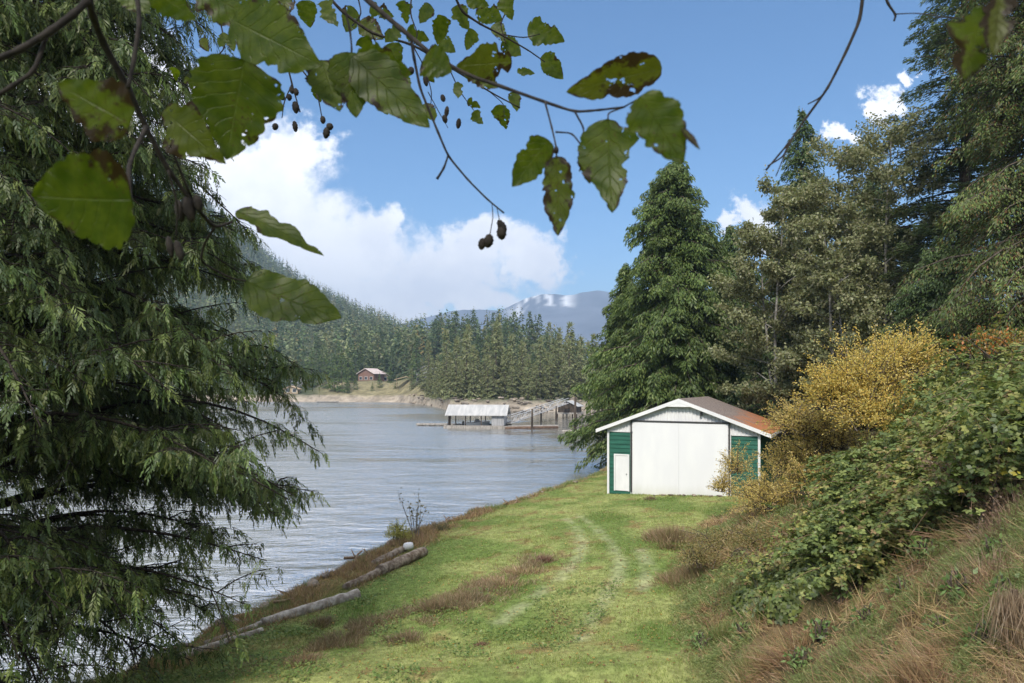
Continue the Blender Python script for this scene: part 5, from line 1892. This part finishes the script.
def cone_mesh(mb, A, B, rad, r):
    A, B = np.array(A, float), np.array(B, float)
    s = np.linspace(0, 1, 9)
    prof = np.array([0.15, 0.7, 0.9, 1.0, 1.02, 0.98, 0.85, 0.6, 0.1]) * (1 + 0.08 * np.array([0, 1, -1, 1, -1, 1, -1, 1, 0]))
    mb.tube(A + (B - A) * s[:, None], rad * prof, 7, (0.03, 0.022, 0.016))


def hanging_alder():
    r = np.random.default_rng(61)

    def branch(lab, tubes, leaves, cones, ref):
        c = at(*ref)
        t = thing('alder_branch', lab, 'branch', c)
        ms = MB()
        for pts, r0, r1, Y0, Y1 in tubes:
            pts = np.array(pts, float)
            n = len(pts)
            s = np.linspace(0, n - 1, (n - 1) * 5 + 1)
            Y = np.linspace(Y0, Y1, len(s))
            px, py = np.interp(s, np.arange(n), pts[:, 0]), np.interp(s, np.arange(n), pts[:, 1])
            for _ in range(2):
                px[1:-1] = (px[:-2] + 2 * px[1:-1] + px[2:]) / 4
                py[1:-1] = (py[:-2] + 2 * py[1:-1] + py[2:]) / 4
            q = np.array([at(a, b, y) for a, b, y in zip(px, py, Y)])
            rr = np.linspace(r0, r1, len(s)) * Y / F
            rr = rr * (1 + 0.18 * (np.arange(len(s)) % 5 == 0)) * (1 + r.normal(0, 0.05, len(s)))
            ms.tube(q - c, rr, 6)
        ms.build('stem', M_TWIG, t, True)
        for a, b, w, Y, roll, rnd in leaves:
            A, B = at(*a, Y), at(*b, Y + r.uniform(-0.1, 0.1) * 0.25 * Y)
            v, f, cc = leaf_mesh(A - c, B - c, 1.22 * w / F * Y, r, roll * 0.6, r.uniform(-0.1, 0.2), r.uniform(0.02, 0.2), r.uniform(0.1, 0.5), rnd, eye=A - np.array([0, 0, HC]))
            mb = MB().add(v, f, cc)
            mb.build('leaf', M_ALDER, t, True)
        if cones:
            for a, b, w, Y in cones:
                mb = MB()
                A, B = at(*a, Y) - c, at(*b, Y) - c
                cone_mesh(mb, A, B, w / F * Y, r)
                mb.build('cone', M_TWIG, t, True)
        return t
    # A: branch hanging down at the left
    branch('thick drooping alder branch at the top left with large blurred leaves',
           [([(86, -12), (92, 15), (104, 45), (128, 88), (146, 128), (168, 170), (196, 207), (214, 228), (232, 222)], 4.2, 1.3, 0.80, 1.05),
            ([(-10, 62), (20, 50), (50, 32), (74, 14), (88, 0)], 3.0, 3.8, 0.75, 0.80),
            ([(-10, 100), (12, 86), (34, 72), (46, 38)], 2.4, 2.0, 0.75, 0.78),
            ([(128, 88), (134, 60), (140, 20), (136, -10)], 1.8, 2.4, 0.86, 0.9),
            ([(196, 207), (188, 190), (172, 150), (164, 122)], 1.6, 1.0, 1.0, 0.92),
            ([(146, 128), (136, 148), (128, 168), (132, 215), (130, 232)], 2.6, 1.6, 0.84, 0.7),
            ([(214, 228), (204, 244), (200, 262), (230, 278), (250, 282)], 1.4, 0.9, 1.03, 1.12),
            ([(168, 170), (178, 205), (176, 240)], 1.2, 0.8, 0.95, 0.98)],
           [((130, 124), (58, 84), 58, 0.62, 0.25, 0.55), ((132, 200), (32, 196), 92, 0.60, 0.35, 0.35), ((244, 60), (226, 160), 80, 0.86, 0.15, 0.40),
            ((164, 110), (226, 164), 52, 0.88, -0.3, 0.75), ((236, 211), (324, 256), 28, 1.1, 0.9, 0.25), ((246, 281), (342, 318), 50, 1.1, 0.5, 0.15),
            ((196, -14), (262, 26), 42, 0.95, 0.3, 0.3), ((150, -12), (196, 20), 30, 0.95, -0.2, 0.5), ((232, 20), (322, 66), 64, 0.92, 0.2, 0.4),
            ((112, -26), (150, 14), 34, 0.95, 0.3, 0.4), ((200, 66), (212, 84), 20, 0.9, 0.5, 0.9)],
           [((186, 196), (192, 222), 6, 0.98), ((178, 200), (182, 222), 5, 0.98), ((196, 195), (200, 212), 4.5, 0.98), ((128, 215), (126, 240), 3.5, 0.72), ((176, 240), (182, 262), 4, 0.98),
            ((168, 236), (172, 258), 3.5, 0.98)], (120, 60, 0.85))
    # B: the long branch towards the middle
    branch('long slender alder branch reaching across the top middle to five big spotted leaves',
           [([(352, -14), (372, 4), (400, 28), (436, 58), (470, 76), (500, 86), (545, 102), (575, 112), (600, 110), (624, 107)], 3.0, 0.9, 1.15, 0.82),
            ([(545, 102), (552, 128), (556, 146), (557, 158)], 1.1, 0.7, 0.92, 0.84),
            ([(556, 132), (572, 133), (582, 146), (584, 158)], 0.9, 0.7, 0.9, 0.84),
            ([(575, 112), (584, 128), (583, 142)], 1.0, 0.7, 0.88, 0.86),
            ([(624, 107), (608, 113), (608, 120)], 0.9, 0.7, 0.83, 0.82),
            ([(624, 107), (636, 100), (648, 96)], 0.8, 0.6, 0.82, 0.78),
            ([(411, 38), (414, 58), (420, 88), (428, 108), (438, 132), (448, 156), (468, 180), (488, 200), (504, 213)], 1.7, 0.8, 1.1, 1.1),
            ([(448, 156), (444, 168), (437, 179)], 1.0, 1.3, 1.1, 1.1), ([(492, 203), (493, 218), (490, 234)], 0.5, 0.5, 1.1, 1.1), ([(497, 208), (499, 218), (501, 226)], 0.4, 0.4, 1.1, 1.1),
            ([(436, 58), (430, 64), (422, 62)], 0.9, 0.7, 1.05, 1.0), ([(345, 10), (350, 30), (352, 50), (350, 62)], 1.2, 0.8, 1.0, 1.0)],
           [((584, 156), (640, 108), 2, 0.8, 0, 0.5) if False else ((609, 119), (612, 213), 56, 0.82, 0.15, 0.42), ((557, 156), (558, 236), 33, 0.84, -0.3, 0.72), ((549, 140), (512, 187), 34, 0.84, 0.2, 0.5),
            ((662, 68), (566, 92), 40, 0.82, 0.45, 0.95), ((640, 96), (684, 164), 50, 0.62, 0.4, 0.1), ((682, 128), (700, 150), 8, 0.62, 0.9, 1.0), ((582, 150), (590, 184), 16, 0.84, 0.7, 1.0),
            ((348, 52), (356, 118), 40, 0.95, 0.25, 0.5), ((352, 56), (430, 128), 44, 0.95, 0.3, 0.3), ((356, 60), (412, 74), 38, 0.97, -0.3, 0.35), ((322, 60), (340, 112), 40, 0.96, 0.4, 0.6),
            ((512, 62), (456, 66), 36, 1.05, 0.3, 0.85), ((424, 58), (452, 72), 34, 1.0, 0.3, 0.35), ((466, 64), (498, 88), 26, 1.1, 0.2, 0.6)],
           [((490, 234), (487, 248), 5, 1.1), ((501, 226), (502, 240), 5, 1.1), ((498, 220), (506, 232), 4, 1.1), ((483, 238), (481, 250), 4, 1.1), ((556, 146), (557, 154), 2.4, 0.85)], (500, 86, 0.95))
    # C: smaller, farther sprays behind it
    lv = []
    for (x, y, L, w, a) in ((546, 35, 40, 25, 20), (553, 67, 32, 19, 50), (502, 117, 26, 18, 70), (430, 112, 20, 14, 60), (440, 30, 30, 20, 100), (462, 18, 28, 18, 60), (490, 14, 30, 20, 30), (512, 48, 24, 16, 40),
                            (515, 102, 20, 12, 80), (526, 72, 18, 8, 10), (478, 118, 16, 12, 50), (395, 55, 26, 18, 70), (372, 30, 30, 20, 40), (330, 14, 30, 22, 60), (350, 20, 26, 18, 110), (382, 12, 26, 18, 20),
                            (405, 12, 24, 16, 80), (425, 14, 22, 14, 120), (366, 48, 24, 17, 60), (308, 14, 28, 20, 80), (296, 34, 26, 18, 30), (448, 46, 20, 14, 40), (470, 40, 22, 15, 110), (500, 33, 22, 14, 60),
                            (430, 75, 18, 12, 60), (458, 90, 17, 11, 90), (474, 104, 15, 9, 30), (405, 84, 20, 13, 80), (418, 36, 24, 17, 20), (392, 34, 22, 15, 130), (508, 8, 26, 17, 70), (478, 2, 24, 15, 20),
                            (205, 45, 16, 10, 60), (222, 40, 16, 10, 110), (175, 74, 14, 9, 80), (190, 82, 14, 9, 40), (232, 45, 14, 9, 70), (318, 94, 18, 10, 70), (384, 108, 16, 10, 60), (262, 10, 28, 20, 50), (284, 6, 26, 18, 100)):
        ca, sa = math.cos(R(a)), math.sin(R(a))
        lv.append(((x - ca * L / 2, y - sa * L / 2), (x + ca * L / 2, y + sa * L / 2), w, r.uniform(2.1, 2.6), r.uniform(-0.5, 0.6), r.uniform(0.0, 0.8)))
    cn = []
    for i in range(18):
        x, y = [(r.uniform(272, 330), r.uniform(84, 132)), (r.uniform(400, 500), r.uniform(60, 125))][i % 2 if i < 14 else 0]
        cn.append(((x, y), (x + r.uniform(-3, 3), y + r.uniform(6, 13)), r.uniform(2.2, 3.6), 2.3))
    tb = [([(322, -12), (340, 10), (372, 34), (412, 44), (448, 66), (490, 92), (520, 108)], 1.6, 0.6, 2.3, 2.4),
          ([(452, -10), (462, 12), (480, 24), (500, 34), (528, 50), (545, 62)], 1.4, 0.5, 2.3, 2.4), ([(520, -10), (508, 8), (500, 24), (506, 44)], 0.9, 0.5, 2.4, 2.4),
          ([(256, -10), (268, 20), (284, 52), (292, 84), (300, 112)], 1.5, 0.6, 2.3, 2.3), ([(284, 52), (306, 74), (318, 96), (322, 118)], 0.9, 0.5, 2.3, 2.3), ([(292, 84), (284, 102), (282, 118)], 0.7, 0.4, 2.3, 2.3),
          ([(372, 34), (384, 62), (386, 92), (384, 112)], 0.7, 0.4, 2.35, 2.35), ([(412, 44), (424, 66), (432, 92), (430, 112)], 0.7, 0.4, 2.35, 2.35), ([(448, 66), (460, 92), (478, 116)], 0.7, 0.4, 2.35, 2.4),
          ([(428, 92), (440, 114), (448, 128)], 0.5, 0.3, 2.35, 2.35), ([(214, -10), (220, 20), (226, 48), (210, 62), (190, 84)], 0.9, 0.4, 2.3, 2.3), ([(500, 34), (524, 38), (540, 34)], 0.6, 0.4, 2.4, 2.4),
          ([(356, -10), (362, 14), (352, 26)], 0.8, 0.5, 2.3, 2.3), ([(412, -10), (410, 14), (418, 34), (414, 44)], 0.9, 0.5, 2.3, 2.3), ([(490, 92), (504, 104), (504, 116)], 0.5, 0.3, 2.4, 2.4)]
    branch('farther alder branch with many small leaves and dark cones across the top', tb, lv, cn, (412, 44, 2.3))
    # D: bare twig and leaf at the top right
    branch('bare dark alder twig dangling in the sky at the top right',
           [([(864, -14), (860, 20), (846, 52), (828, 88), (806, 118), (788, 144), (766, 170)], 1.8, 0.9, 1.2, 1.2), ([(828, 88), (820, 98), (808, 104)], 1.1, 0.6, 1.2, 1.2), ([(788, 144), (784, 156), (768, 166)], 0.9, 0.8, 1.2, 1.2),
            ([(806, 118), (790, 142), (776, 176)], 1.0, 0.5, 1.2, 1.15), ([(882, -12), (888, 4), (896, 15), (894, 21)], 1.3, 0.9, 1.2, 1.2), ([(896, 14), (918, 13), (950, 18), (990, 20)], 0.6, 0.4, 1.2, 0.8)], [], [], (846, 52, 1.2))
    branch('single blurred green leaf with a dark curled edge at the top right corner',
           [([(1040, -14), (1010, 2), (985, 12)], 2.4, 1.6, 0.55, 0.52)], [((985, 6), (964, 80), 52, 0.52, 0.4, 0.35), ((1000, -10), (994, 56), 32, 0.50, 0.6, 1.0)], [], (985, 12, 0.52))


hanging_alder()
